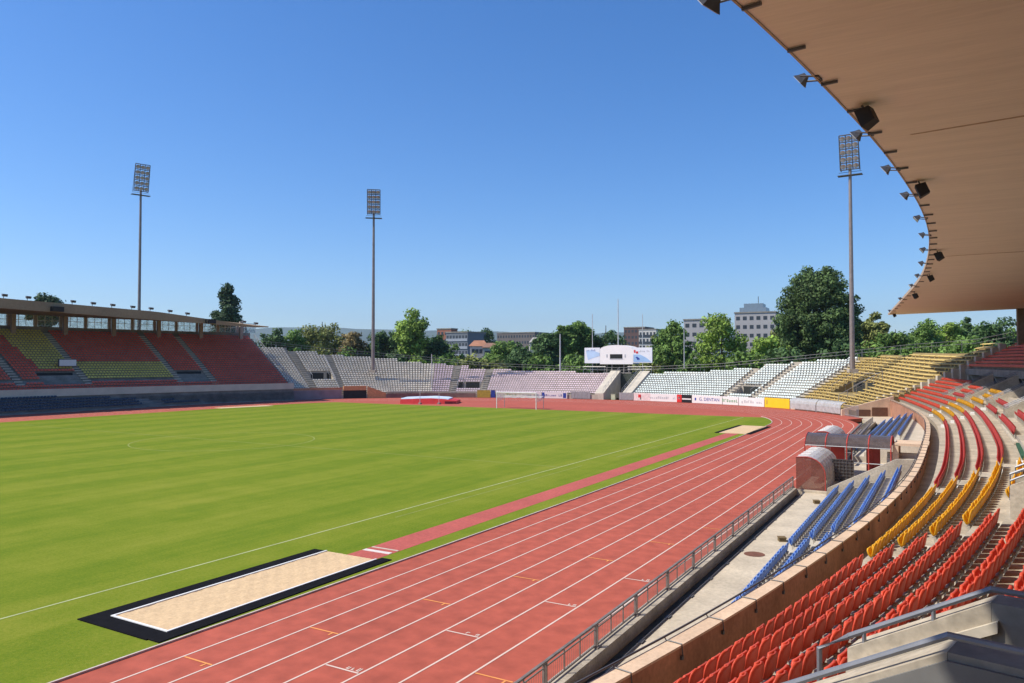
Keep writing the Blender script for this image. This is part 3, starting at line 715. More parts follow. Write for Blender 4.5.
# ------------------------------------------------------------------ dugouts and tunnel canopy
def dugout(x0, y0, y1, dx, h, lab, open_left=True):
    o = empty('dugout', (x0+dx/2, y0, 0), lab, 'dugout', None)
    prof = [(x0+dx*.02, .0)]; ang = np.linspace(0, 90, 7)
    pr = [(x0+dx, 0.), (x0+dx, h*.45)]+[(x0+dx*.35+dx*.65*math.cos(R(a)), h*.45+h*.55*math.sin(R(a))) for a in ang[1:]]+[(x0, h*.98)]
    m = MB(); m.loft([[(x, y, z) for x, z in pr]+[(x-.015, y, z-.015) for x, z in reversed(pr)] for y in (y0+.05, y1-.05)]); m.build('canopy', CLEAR, o)
    n = 6
    for i in range(n+1):
        Y = y0+(y1-y0)*i/n; m = MB(); m.tube([(x, Y, z) for x, z in pr], .03, 6); m.build('rib', STEEL if i else REDP, o)
    for Y, nm in ((y0, 'end_panel'), (y1, 'end_panel')):
        m = MB(); V = [(x, Y, z) for x, z in pr]+[(x0, Y, 0)]; n_ = len(V); V2 = [(x, Y+.03, z) for x, y, z in V]
        m.add(V+V2, [tuple(range(n_)), tuple(range(2*n_-1, n_-1, -1))]+[(i, n_+i, n_+(i+1) % n_, (i+1) % n_) for i in range(n_)])
        m.build(nm, clear_mat('red_clear_sheet', (.26, .10, .075), .5, .3), o)
    m = MB(); m.box((x0+dx*.72, (y0+y1)/2, .42), (.4, (y1-y0)*.92, .06)); m.box((x0+dx*.9, (y0+y1)/2, .7), (.05, (y1-y0)*.92, .5)); m.build('bench', mat('red_bench', (.5, .06, .04), .5), o)
    return o
dugout(-8.2, 49.3, 55.2, 1.7, 2.0, 'clear curved team shelter with a red end wall, nearest beside the track')
dugout(-9.0, 63.5, 69.5, 1.6, 2.4, 'second clear curved team shelter, partly hidden behind the tunnel canopy')
can = empty('tunnel_canopy', (-5.8, 56.5, 0), 'dark smoked half-barrel canopy with red ribs over the players tunnel', 'canopy')
def arch(x, r=1.0): return [(x, 57.4+1.5*math.cos(R(a)), 2.05+.75*math.sin(R(a))) for a in np.linspace(0, 180, 11)]
m = MB(); A0, A1 = arch(-8.7), arch(-3.25); m.loft([A0+[(x, y, z-.02) for x, y, z in reversed(A0)], A1+[(x, y, z-.02) for x, y, z in reversed(A1)]]); m.build('canopy_sheet', SMOKE, can)
for x in np.linspace(-8.7, -3.3, 5):
    m = MB(); m.tube(arch(x), .045, 6); m.tube([(x, 58.9, 0), (x, 58.9, 2.05)], .045, 6); m.tube([(x, 55.9, 0), (x, 55.9, 2.05)], .045, 6); m.build('rib', REDP, can)
for y_, zs in ((55.9, (2.05, 1.0)), (58.9, (2.05,))):
    m = MB()
    for z_ in zs: m.tube([(-8.7, y_, z_), (-3.3, y_, z_)], .035, 6)
    m.tube([(-6.0, y_, zs[-1]-.02), (-6.0, y_, 2.06)], .03, 6); m.build('side_rail', STEEL, can)
for x in (-6.9, -4.6): m = MB(); m.box((x, 58.9, 1.), (.9, .05, 1.9)); m.build('side_panel', REDP, can)
g = empty('barrier_gate', (-6.2, 52.8, 0), 'dark square-mesh gate standing between the team shelter and the canopy', 'gate')
m = MB()
for x in np.linspace(-7.0, -5.3, 9): m.box((x, 53.2, .75), (.03, .03, 1.5))
for z in np.linspace(.05, 1.5, 8): m.box((-6.15, 53.2, z), (1.72, .035, .03))
m.build('frame', DSTEEL, g)
m = MB(); m.box((-6.15, 53.26, .78), (1.7, .02, 1.4)); m.build('mesh_sheet', SMOKE, g)
m = MB()
for z in (.5, 1.05): m.tube([(-8.9, 63, z), (-8.9, 60.8, z), (-6.2, 61.6, z)], .03, 6)
for p in ((-8.9, 63), (-8.9, 60.8), (-7.5, 61.2), (-6.2, 61.6)): m.tube([(*p, -.1), (*p, 1.05)], .03, 6)
tag(m.build('guard_rail', STEEL), 'bent tubular guard rail just beyond the tunnel canopy', 'railing')
ramp = empty('ramp_handrail', (-7.6, 64, 0), 'heavy dark sloping ramp rails beyond the tunnel canopy', 'railing')
for x in (-7.75, -6.95):
    m = MB()
    m.obox((x, 62.5, .95), (.16, 0, 0), (0, 22, .5), (0, 0, .16)); m.obox((x, 62.5, .35), (.16, 0, 0), (0, 22, .5), (0, 0, .12))
    for Y in np.arange(63, 84, 3.5): m.box((x+.08, Y, .5), (.1, .1, 1.1))
    m.build('rail', RUSTY, ramp)

# ------------------------------------------------------------------ the end bowl
B13 = ring(13.2)
top_idx = [i for i in range(NOV) if OV[i][1] > 84]
Bn = np.array([(OV[i][2], OV[i][3]) for i in top_idx]); Bp = np.array([B13[i] for i in top_idx])
Bp, Bn = Bp[::-1], Bn[::-1]          # left to right
Bs = np.concatenate([[0], np.cumsum(np.linalg.norm(np.diff(Bp, axis=0), axis=1))])
def BF_(s, d):
    p = np.array([np.interp(s, Bs, Bp[:, k]) for k in (0, 1)]); n_ = np.array([np.interp(s, Bs, Bn[:, k]) for k in (0, 1)]); n_ /= np.linalg.norm(n_)
    return tuple(p+n_*d)
def BA(s):
    n_ = [np.interp(s, Bs, Bn[:, k]) for k in (0, 1)]; return math.atan2(n_[1], n_[0])
_sg = np.linspace(0, Bs[-1], 1600); _pg = np.array([BF_(s, 0) for s in _sg])
def s_at(u, d=0.):
    """arc position whose point at offset d shows in image column u"""
    P = _pg if d == 0 else np.array([BF_(s, d) for s in _sg])
    h = (CX+FPX*((P[:, 0]*_R[0]+P[:, 1]*_R[1])/(P[:, 0]*_F[0]+P[:, 1]*_F[1]))); return float(_sg[np.argmin(abs(h-u))])
RD, RZ_, BZ0, BD0 = .85, .42, .95, .9     # row depth, rise, first floor, first offset
S = {k: s_at(k) for k in (240, 285, 343, 368, 432, 452, 456, 478, 480, 487, 571, 590, 600, 603, 607, 622, 625, 637, 650, 690, 735, 755, 764, 789, 792, 800, 830, 845, 862)}
rim_u = [(255, 24., 10), (330, 19., 9), (425, 14.6, 7), (480, 11.6, 6), (595, 9.6, 4), (625, 9.8, 4), (700, 11.4, 5), (780, 14.8, 7), (860, 18., 9), (985, 20.8, 10)]
_rs = [s_at(u, d) for u, n_, d in rim_u]; _rn = [n_ for u, n_, d in rim_u]
S1 = 1e9
def nrows(s, step=4.5): 
    sb = (math.floor(s/step)+.5)*step; return max(8, int((np.interp(sb, _rs, _rn)-BD0)/RD)) if s < S1+.01 else int((20.6-BD0)/RD)
S0 = S[285]-12
def s_end(d):   # where the terrace meets the end of the main stand
    yt = 119.4+min(1., d/6.)*5.2
    i = max(i for i in range(len(_sg)) if BF_(_sg[i], d)[1] > yt); return float(_sg[i])
S1 = s_end(0.)
print('bowl s', Bs[-1], S0, S1, [(u, round(s, 1)) for u, s in zip([q[0] for q in rim_u], _rs)], {k: round(v, 1) for k, v in S.items()})
def bz(k): return BZ0+RZ_*k
def bd(k): return BD0+RD*k
BENDWY = s_at(800, 3.)
def zadj(s, d, z):
    if z < -.5: return z
    t = min(1., max(0., (s-BENDWY-1)/(S1-BENDWY-1))); return z-1.4*t*t*(3-2*t)*math.sin(math.pi*min(1., max(0., d)/20.))
def sweepz(mb, prof, ss): mb.loft([[(*BF_(s, d), zadj(s, d, z)) for d, z in prof] for s in ss])
def bowl_block(s0, s1, n, parent, name='tier', m_=CONC_L, vom=None):
    prof = [(0., -.55), (0., BZ0)]
    for k in range(n):
        if vom and vom[0] <= k < vom[1]:
            if k == vom[0]: prof += [(bd(k)-RD+.5, bz(k)), (bd(vom[1])-RD+.5, bz(k))]
            continue
        prof += [(bd(k)-RD+.5, bz(k)), (bd(k)+.5, bz(k))]
    prof += [(bd(n-1)+.55, bz(n-1)+.6), (bd(n-1)+.95, bz(n-1)+.6), (bd(n-1)+.95, -.55)]
    ss = np.linspace(s0, s1, max(2, int((s1-s0)/2.2)+1))
    m = MB(); sweepz(m, prof, ss); return m.build(name, m_, parent)
bowlL = empty('open_terrace', (*BF_(S[480], 5), 0), 'open curved terrace of pale grey and lavender seats behind the goal', 'terrace')
bowlW = empty('open_terrace', (*BF_(S[690], 5), 0), 'open curved terrace of pale mint white seats beside the white cabin', 'terrace')
bowlY = empty('open_terrace', (*BF_(S[845], 5), 0), 'open terrace of yellow benches on the bend below the big tree', 'terrace')
gate0, gate1 = S[600], S[625]-.0
def cuts(a, b, step=4.5):
    e = [a]; k = math.floor(a/step)+1
    while k*step < b-.5:
        if k*step > a+.5: e.append(k*step)
        k += 1
    return e+[b]
VOMS = [(S[343]-4.4, S[343]-.2, 7, 11), (S[456], S[478], 2, 5), (s_at(733, 3.), s_at(752, 3.), 2, 6), (s_at(846, 8), s_at(870, 8), 5, 10)]
SEATS = {'grey': [], 'lav': [], 'white': [], 'pink': []}
AIS = [S[343]-5.9, S[343]-.1, S[456]-1.4, S[478]+.2, s_at(731, 3.)-.9, s_at(754, 3.)+.2, BENDWY]
def block_list(a, b):
    edges = sorted(set(cuts(a, b)+[e for v in VOMS for e in v[:2] if a < e < b]))
    out = []
    for e0, e1 in zip(edges, edges[1:]):
        if e1-e0 < .05: continue
        mid = (e0+e1)/2; vom = next((v[2:] for v in VOMS if v[0] <= mid <= v[1]), None); out.append((e0, e1, nrows(mid), vom))
    return out
DARK = mat('tunnel_shade', (.03, .032, .03), .9)  # tunnels are flat panels, their inner shade put into this colour
for a, b, par in ((S0, gate0, bowlL), (gate1, BENDWY, bowlW), (BENDWY, S1, bowlY)):
    for e0, e1, n, vom in block_list(a, b):
        bowl_block(e0+.002, e1-.002, n, par, 'tier', mat('bowl_concrete', (.38, .34, .28), .9, .2, .6) if par is not bowlY else mat('worn_yellow_step', (.29, .22, .10), .9, .2, .6, .1), vom)
        if vom:
            mm = (e0+e1)/2; p = BF_(mm, bd(vom[1])-RD+.42); q = MB(); q.box((p[0], p[1], bz(vom[0])+.75), (.1, (e1-e0)*.85, 1.5), BA(mm)); q.build('tunnel_shade_panel', DARK, par)
            q = MB()
            for sgn in (e0, e1):
                A = np.array([*BF_(sgn, bd(vom[0])), bz(vom[0])]); B = np.array([*BF_(sgn, bd(vom[1])), bz(vom[1])])
                q.tube([A+[0, 0, .1], A+[0, 0, 1.1], B+[0, 0, .9], B], .04, 5)
            q.tube([(*BF_(e0, bd(vom[1])), bz(vom[1])+.9), (*BF_(e1, bd(vom[1])), bz(vom[1])+.9)], .04, 5); q.build('tunnel_rail', STEEL, par)
        if par is bowlY: continue
        for k in range(n):
            if vom and vom[0]-1 < k < vom[1]: continue
            for s in np.arange(math.ceil((e0)/.52)*.52, e1, .52):
                if any(x_ < s < x_+1.35 for x_ in AIS): continue
                u = proj((*BF_(s, bd(k)), bz(k)))[0]
                key = 'white' if par is bowlW else ('pink' if (k == 0 and s < S[343]+2) else 'grey' if s < S[432] else 'lav')
                SEATS[key].append((*BF_(s, bd(k)+.2), bz(k), math.pi+BA(s)))
for key, m_, lab in (('grey', SEAT_GREY, 'pale grey seats on the terrace around the middle floodlight mast'), ('lav', SEAT_LAV, 'lavender seats on the terrace behind the goal'), ('white', SEAT_WHITE, 'pale mint white seats on the terrace beside the white cabin'), ('pink', SEAT_PINK, 'single front row of pink seats above the tunnel')):
    o = seat_mass('seat_rows', SEATS[key], m_, BV, BF)
    if o: tag(o, lab, 'seating', kind='stuff')
# stairs in aisles
for x_ in AIS:
    par = bowlL if x_ < gate0 else bowlW
    m = MB()
    for k in range(nrows(x_+.6)):
        p = BF_(x_+.65, bd(k)-.32); m.box((p[0], p[1], bz(k)-.1), (.42, 1.2, .22), BA(x_))
    m.build('aisle_stair', CONC_L, par)
# yellow benches: one per row and block
bb = [(e0, e1, n, vom) for e0, e1, n, vom in block_list(BENDWY+1.3, S1-.02)]
NW = int((20.6-BD0)/RD); mw_ = MB()
for k in range(NW):
    se = s_end(bd(k)-.3)
    if se-S1 < .3: continue
    sweepz(mw_, [(bd(k)-RD+.502, -.55), (bd(k)-RD+.502, bz(k)), (bd(k)+.498, bz(k)), (bd(k)+.498, -.55)], np.linspace(S1, se, max(2, int((se-S1)/1.5)+1)))
    m = MB(); sweepz(m, [(bd(k)-.2, bz(k)+.34), (bd(k)-.2, bz(k)+.40), (bd(k)+.24, bz(k)+.40), (bd(k)+.24, bz(k)+.34)], np.linspace(S1+.05, se-.3, 5))
    for q in np.linspace(S1+.3, se-.4, 3): p = BF_(q, bd(k)+.04); m.box((p[0], p[1], zadj(q, bd(k), bz(k))+.17), (.1, .12, .34), BA(q))
    tag(m.build('bench', BENCH_Y), 'long yellow plank bench on the open terrace at the bend', 'bench', 'yellow benches of the open terrace')
mw_.build('tier', MATS['worn_yellow_step'], bowlY)
bys = {}
nbench = 0
for e0, e1, n, vom in bb:
    for k in range(n):
        if vom and vom[0]-1 < k < vom[1]: continue
        for a, b in ((e0+.05, (e0+e1)/2-.05), ((e0+e1)/2+.05, e1-.05)) if False else ((e0+.06, e1-.06),):
            m = MB(); ss = np.linspace(a, b, 4)
            sweepz(m, [(bd(k)-.2, bz(k)+.34), (bd(k)-.2, bz(k)+.40), (bd(k)+.24, bz(k)+.40), (bd(k)+.24, bz(k)+.34)], ss)
            for s in np.linspace(a+.3, b-.3, 3): p = BF_(s, bd(k)+.04); m.box((p[0], p[1], zadj(s, bd(k), bz(k))+.17), (.1, .12, .34), BA(s))
            o = m.build('bench', BENCH_Y); nbench += 1
            tag(o, 'long yellow plank bench on the open terrace at the bend', 'bench', 'yellow benches of the open terrace')
m = MB()
for k in range(6, NW):
    se = s_end(bd(k)-.3)-.1; p = BF_(se, bd(k)-.1); zt = zadj(S1, bd(k), bz(k))+.3; m.box((p[0], p[1], zt/2), (.85, .5, zt), BA(se))
m.build('end_stair', CONC_L, bowlY)
# rim railings
def rim_rail(a, b, lab):
    o = empty('rim_railing', (*BF_((a+b)/2, bd(nrows((a+b)/2))), 0), lab, 'railing')
    for e0, e1 in zip(cuts(a, b), cuts(a, b)[1:]):
        ss = np.linspace(e0, e1, max(2, int((e1-e0)/2.2)+1)); m = MB()
        def rp(s):
            d = float(np.interp(s, _rs, _rn)) if s < S1 else 20.6
            d = max(d, BD0+RD*8)+.25; return np.array([*BF_(s, d), BZ0+RZ_*(d-BD0)/RD+.1])
        for h_ in (.55, 1.1): m.tube([rp(s)+[0, 0, h_] for s in ss], .04, 5)
        for s in ss: q = rp(s); m.tube([q-[0, 0, .6], q+[0, 0, 1.12]], .04, 5)
        for s in np.linspace(e0, e1, max(2, int((e1-e0)/1.0))): q = rp(s); m.box(q+[0, 0, .6], (.02, .02, .95))
        m.build('rail_section', mat('rail_grey', (.16, .16, .165), .5, metal=.3), o)
rim_rail(S0, gate0, 'dark railing along the top of the grey and lavender terrace')
rim_rail(gate0+.1, BENDWY, 'dark railing along the top of the white terrace')
rim_rail(BENDWY+.1, s_end(20.5)-.2, 'railing along the top of the yellow terrace below the trees')
def slope_rail(s_, d0, d1, lab, end_drop=True):
    P = [np.array([*BF_(s_, d), BZ0+RZ_*(d-BD0)/RD+.2]) for d in np.linspace(d0, d1, 6)]; m = MB()
    m.tube([p+[0, 0, 1.05] for p in P], .04, 5); m.tube([p+[0, 0, .6] for p in P], .03, 5)
    for p in P: m.tube([p-[0, 0, .3], p+[0, 0, 1.05]], .04, 5)
    tag(m.build('stair_railing', STEEL), lab, 'railing')
slope_rail(BENDWY+.2, 6., 15.5, 'grey stair railing between the white seats and the yellow benches')
slope_rail(s_at(872, 8)+.3, 2., 9.5, 'grey stair railing beside the tunnel mouth in the yellow terrace')
slope_rail(S[343]-.3, 5., 15., 'grey stair railing above the tunnel in the grey seats')
# gate gap: stairs, dark passage, banner
gm = (gate0+gate1)/2
m = MB()
sweep(m, BF_, [(9.5, -.5), (9.5, 5.2), (10, 5.2), (10, -.5)], np.linspace(gate0, gate1, 4)); m.build('gate_wall', mat('passage_dark', (.06, .07, .055), .9), bowlW)
for s_, q in ((gate0-.2, -1), (gate1+.2, 1)):
    m = MB(); rings = []
    for d in (0, 9.4):
        z = BZ0+d*RZ_/RD+.35; rings.append([(*BF_(s_-1., d), 0), (*BF_(s_+1., d), 0), (*BF_(s_+1., d), z), (*BF_(s_-1., d), z)])
    m.loft(rings); m.build('gate_stair', CONC_L, bowlL if q < 0 else bowlW)
    m = MB()
    for h_ in (.5, 1.0): m.tube([(*BF_(s_-q*.9, d), BZ0+d*RZ_/RD+.35+h_) for d in (0, 4.5, 9)], .03, 5)
    for d in np.arange(0, 9.1, 1.5): m.tube([(*BF_(s_-q*.9, d), BZ0+d*RZ_/RD+.3), (*BF_(s_-q*.9, d), BZ0+d*RZ_/RD+1.35)], .03, 5)
    m.build('stair_rail', STEEL, bowlL if q < 0 else bowlW)
m = MB(); p = BF_(gm, 1.2); m.box((p[0]-.3, p[1], .55), (.9, .5, 1.1), BA(gm)+1.57); m.box((p[0]-.3, p[1], 1.12), (1., .6, .06), BA(gm)+1.57)
tag(m.build('cabinet', mat('pale_green_box', (.5, .52, .36), .7)), 'small pale green cabinet at the passage below the white cabin', 'cabinet')
# ------------------------------------------------------------------ boards along the bend
def board(u0, u1, h_, m_, lab, txt=(), off=-.25, z0=.05, name='advertising_board', bits=()):
    a, b = s_at(u0, off), s_at(u1, off); A, B = np.array([*BF_(a, off), z0]), np.array([*BF_(b, off), z0])
    o = empty(name, (A+B)/2, lab, 'advertising board' if name == 'advertising_board' else 'barrier')
    d = B-A; L_ = np.linalg.norm(d); n_ = np.array([d[1], -d[0], 0])/L_; rz = math.atan2(d[1], d[0])
    m = MB(); m.obox(A, d, -n_*.06, (0, 0, h_)); m.build('panel', m_, o)
    m = MB()
    for t in (.1, .5, .9): q = A+d*t-n_*.09; m.tube([q-[0, 0, .1], q+[0, 0, h_]], .03, 5)
    m.build('prop', DSTEEL, o)
    for body, t, sz, tm in txt:
        if not isinstance(body, str): strokes('lettering', tm, o, A+d*t+n_*.012+np.array([0, 0, h_*.5]), (math.pi/2, 0, rz), sz*body*.75, sz*.8, body, body*7+int(u0)); continue
        text(body, 'lettering', tm, o, A+d*t+n_*.012+np.array([0, 0, h_*.5]), (math.pi/2, 0, rz), sz)
    for t, w_, zf, hf, bm in bits:
        m = MB(); m.obox(A+d*(t-w_/2)+n_*.004+np.array([0, 0, h_*(zf-hf/2)]), d*w_, n_*.012, (0, 0, h_*hf)); m.build('emblem', bm, o)
    return o
WB = mat('board_white', (.74, .72, .70), .5, .05, .6); RB = mat('board_red', (.6, .03, .03), .5); KB = mat('board_black', (.015, .015, .018), .5)
BB = mat('board_blue', (.03, .06, .30), .5); GB = mat('board_green', (.10, .30, .12), .5); YB = mat('board_yellow', (.80, .50, .02), .5, .06, .8); GY = mat('board_grey_print', (.42, .44, .46), .6); OL = mat('board_olive', (.42, .32, .05), .6); PK = mat('board_pink', (.70, .58, .56), .6)
board(633.5, 650, 1.55, PK, 'pale pinkish advertising board with a dark red mark, beside the passage', bits=((.35, .16, .6, .4, RB), (.42, .05, .45, .6, KB)))
board(650.3, 676.5, 1.5, WB, 'long white advertising board with faint grey print, left of the red and black one', ((9, .32, .6, GY), (7, .75, .5, GY)))
board(676.8, 691.5, 1.5, KB, 'black advertising board with a red corner and white stripe', bits=((.16, .32, .5, .99, RB), (.65, .6, .45, .16, WB), (.14, .14, .55, .3, WB)))
board(691.8, 722, 1.5, WB, 'white advertising board lettered G. DENTAN in blue', (('G. DENTAN', .58, .86, BB),), bits=((.12, .05, .5, .35, BB),))
board(722.2, 738, 1.5, WB, 'white advertising board with a short green word', ((7, .48, .7, GB),))
board(738.2, 763.5, 1.5, WB, 'white advertising board with pale grey lettering beside the yellow one', ((9, .58, .62, GY),), bits=((.14, .05, .4, .3, GY),))
board(764, 789, 1.65, YB, 'plain bright yellow board on the bend', bits=((.1, .05, .55, .5, OL),))
board(520, 541, 1.3, WB, 'white board with blue lettering behind the goal net', ((9, .5, .55, BB),))
board(541.5, 567, 1.3, WB, 'white and blue board to the right of the goal', ((10, .45, .55, BB),), bits=((.9, .12, .5, .8, BB), (.06, .1, .5, .9, BB)))
board(496, 519.5, 1.3, WB, 'white board with a green word behind the goal', ((5, .6, .8, GB),))
board(477.5, 490.5, 1.6, OL, 'olive yellow board left of the goal')
board(491, 495, 1.6, BB, 'narrow blue board beside the olive yellow one')
GREYB = mat('barrier_grey', (.28, .28, .29), .5, .15, 2.)
def barrier(u0, u1, lab):
    a, b = s_at(u0, -.2), s_at(u1, -.2); o = empty('barrier', (*BF_((a+b)/2, -.2), 0), lab, 'barrier'); m = MB(); n = 6
    for i in range(n+1):
        s = a+(b-a)*i/n; m.box((*BF_(s, -.2), .85), (.06, .06, 1.7), BA(s))
    m.build('post', STEEL, o)
    for i in range(n):
        s = a+(b-a)*(i+.5)/n; q = MB(); q.box((*BF_(s, -.2), .85), (.03, (b-a)/n-.1, 1.45), BA(s)); q.build('panel', GREYB, o)
barrier(571.5, 590, 'grey panelled barrier left of the passage under the white cabin')
barrier(619, 633, 'grey panelled barrier right of the passage under the white cabin')
for a, b, lab in ((792, 818, 'scratched translucent curved screen at the foot of the yellow terrace'), (819, 843, 'second scratched translucent screen next to the dark panel fence')):
    sa, sb = s_at(a, -.4), s_at(b, -.4); o = empty('curved_screen', (*BF_((sa+sb)/2, -.4), 0), lab, 'screen')
    prf = [(-.9, .2), (-.9, 1.1), (-.8, 1.5), (-.5, 1.8), (0, 1.95)]; m = MB()
    sweep(m, BF_, prf+[(d-.02, z+.02) for d, z in reversed(prf)], np.linspace(sa, sb, 5)); m.build('sheet', MURKY, o)
    for s in np.linspace(sa, sb, 4):
        m = MB(); m.tube([(*BF_(s, d), z) for d, z in [(-.9, 0)]+prf], .04, 5); m.build('rib', STEEL, o)
o = empty('panel_fence', (*BF_(s_at(852), -.5), 0), 'dark barred fence between the curved screens and the end wall', 'fence'); sa, sb = s_at(843.5, -.5), s_at(858, -.5); m = MB()
for s in np.linspace(sa, sb, 14): m.box((*BF_(s, -.5), .8), (.05, .05, 1.6))
m.tube([(*BF_(s, -.5), 1.6) for s in np.linspace(sa, sb, 5)], .04, 5); m.tube([(*BF_(s, -.5), .2) for s in np.linspace(sa, sb, 5)], .04, 5); m.build('bars', STEEL, o)
m = MB(); sweep(m, BF_, [(-.06, -.1), (-.06, .7), (-.005, .7), (-.005, -.1)], np.linspace(BENDWY, S1-.2, 12)); m.build('front_wall', CAPM, bowlY)
# left: tunnel mouth and front wall
m = MB(); sweep(m, BF_, [(-.06, -.1), (-.06, 1.9), (-.005, 1.9), (-.005, -.1)], np.linspace(S0, S[343]-.3, 8)); m.build('front_wall', mat('mauve_wall', (.30, .24, .24), .85, .15, .6), bowlL)
m = MB(); sweep(m, BF_, [(-.05, 1.92), (-.05, 2.4), (.2, 2.4), (.2, 1.92)], np.linspace(S0, S[343]-.1, 8)); m.build('front_rail_board', mat('orange_rail', (.50, .25, .13), .8), bowlL)
sa, sb = s_at(344, -.3), s_at(367, -.3)
m = MB(); sweep(m, BF_, [(-.1, 1.75), (-.1, 2.7), (.3, 2.7), (.3, 1.75)], np.linspace(sa, sb, 3)); m.build('tunnel_lintel', mat('orange_lintel', (.62, .33, .14), .8), bowlL)
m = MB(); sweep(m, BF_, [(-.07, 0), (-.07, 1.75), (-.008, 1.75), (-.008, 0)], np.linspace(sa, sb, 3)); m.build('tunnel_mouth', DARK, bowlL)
m = MB(); sa2, sb2 = s_at(368, -.3), s_at(386, -.3); A, B = BF_(sa2, -.15), BF_(sb2, -.15); A2, B2 = BF_(sa2, .3), BF_(sb2, .3)
m.add([(*A, 0), (*B, 0), (*B, 1.1), (*A, 2.6), (*A2, 0), (*B2, 0), (*B2, 1.1), (*A2, 2.6)], [(0, 1, 2, 3), (7, 6, 5, 4), (0, 4, 5, 1), (1, 5, 6, 2), (2, 6, 7, 3), (3, 7, 4, 0)]); m.build('ramp_wall', MATS['orange_lintel'], bowlL)
m = MB(); sweep(m, BF_, [(-.3, 0), (-.3, 1.0), (-.25, 1.0), (-.25, 0)], np.linspace(s_at(387), s_at(476), 10)); m.build('low_wall', mat('brown_low_wall', (.22, .15, .12), .8, .25, .7), bowlL)
m = MB()
for h_ in (1.2, 1.45): m.tube([(*BF_(s, -.3), h_) for s in np.linspace(s_at(387), s_at(476), 14)], .035, 5)
for s in np.linspace(s_at(387), s_at(476), 26): m.tube([(*BF_(s, -.3), .9), (*BF_(s, -.3), 1.46)], .03, 5)
m.build('front_railing', STEEL, bowlL)

# ------------------------------------------------------------------ white commentary cabin
CD = 166.
cabp = pd(617, 400, CD)
cab = empty('commentary_cabin', (*pd(617, 364, CD)[:2], 0), 'white commentary cabin with an arched top and two printed side panels', 'cabin')
CABY = float(pd(617, 362, CD)[1])
def face(u, v):
    d = ray(u, v); return _C+d*CABY/d[1]
ux = _R
fw = np.array([0, 1., 0])
prof = [face(600, 364.2), face(633, 364.2), face(633, 349.6)]+[face(633-16.5*(1-math.cos(R(a))), 349.6-4.6*math.sin(R(a))) for a in np.linspace(10, 170, 13)]+[face(600, 349.6)]
m = MB(); n_ = len(prof); dpt = fw*4.
bulge = lambda p, k: p
m.loft([[p for p in prof], [p+dpt for p in prof]]); m.build('body', mat('cabin_white', (.82, .80, .78), .6, .04, .5), cab)
def flat(name, u0, v0, u1, v1, m_, off, th=.12, parent=cab):
    a = face(u0, v1)-fw*off; q = MB(); q.obox(a, (face(u1, v1)-face(u0, v1))*np.array([1, 1, 0]), (0, 0, face(u0, v0)[2]-a[2]), fw*th); return q.build(name, m_, parent)
win = flat('window', 610, 354.2, 622.4, 358.6, mat('dark_glass', (.02, .02, .022), .1), .03, .1)
flat('frame', 609.6, 358.6, 622.8, 359.2, GY, .06)
flat('vent', 606.4, 354.4, 607.6, 357.5, GY, .03); flat('vent', 624.6, 354.4, 625.8, 357.5, GY, .03)
pl = flat('side_panel', 584.6, 347.8, 599.8, 363.2, mat('panel_white', (.74, .77, .82), .5, .05, .3), 0, .2)
pr_ = flat('side_panel', 633.2, 347.6, 652.2, 362.8, MATS['panel_white'], 0, .2)
PALEB = mat('panel_pale_blue', (.45, .60, .80), .5, .1, .3)
def poly_flat(name, uv, m_, parent, off=.03):
    P = [face(u, v)-fw*off for u, v in uv]; n_ = len(P); q = MB(); q.add(P+[p+fw*.02 for p in P], [tuple(range(n_-1, -1, -1)), tuple(range(n_, 2*n_))]+[(i, (i+1) % n_, n_+(i+1) % n_, n_+i) for i in range(n_)]); return q.build(name, m_, parent)
poly_flat('emblem', [(586, 351), (592, 350), (599.5, 353), (599.5, 356), (593, 358), (588, 360)], PALEB, pl)
poly_flat('emblem', [(633.5, 354.5), (640, 354.5), (646, 357.5), (651.5, 361.8), (633.5, 362)], mat('panel_blue', (.32, .50, .74), .5, .1, .4), pr_)
flat('emblem', 634.0, 350.0, 635.4, 352.6, RB, .05, .03, pr_); flat('emblem', 636., 351.4, 638, 353.4, RB, .05, .03, pr_)
poly_flat('emblem', [(635.6, 357.4), (637, 356.6), (639.4, 358.2), (639.8, 359.6), (638.2, 359.4), (638.6, 360.4), (637.2, 359.6), (636.8, 358.4)], BB, pr_, .06)
strokes('lettering', mat('faint_blue_print', (.30, .36, .55), .6), pl, face(591, 350.2)-fw*.05, (math.pi/2, 0, 0), 2.2, .4, 6, 3); strokes('lettering', GY, pr_, face(645, 351)-fw*.05, (math.pi/2, 0, 0), 3.0, .3, 8, 4)
m = MB()
for u in (606, 611, 623, 628):
    a = face(u, 364.2)+fw*.6; m.tube([a, (a[0], a[1], 5.0)], .16, 6)
m.build('leg', CONC_D, cab)
flat('deck', 604, 372.2, 632, 373.4, CONC_D, .6, 4.)
flat('banner', 609, 373.4, 621.6, 379.4, WB, .9, .06)
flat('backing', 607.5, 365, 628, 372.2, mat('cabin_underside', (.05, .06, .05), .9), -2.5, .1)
m = MB()
for v in (366.5, 369.2):
    m.tube([face(584, v)-fw*.2, face(606, v)-fw*.2], .05, 5); m.tube([face(628, v)-fw*.2, face(652, v)-fw*.2], .05, 5)
for u in (584, 591, 598, 605, 629, 636, 644, 652): a = face(u, 366.5)-fw*.2; m.tube([a, a-[0, 0, 1.7]], .05, 5)
m.build('deck_rail', STEEL, cab)
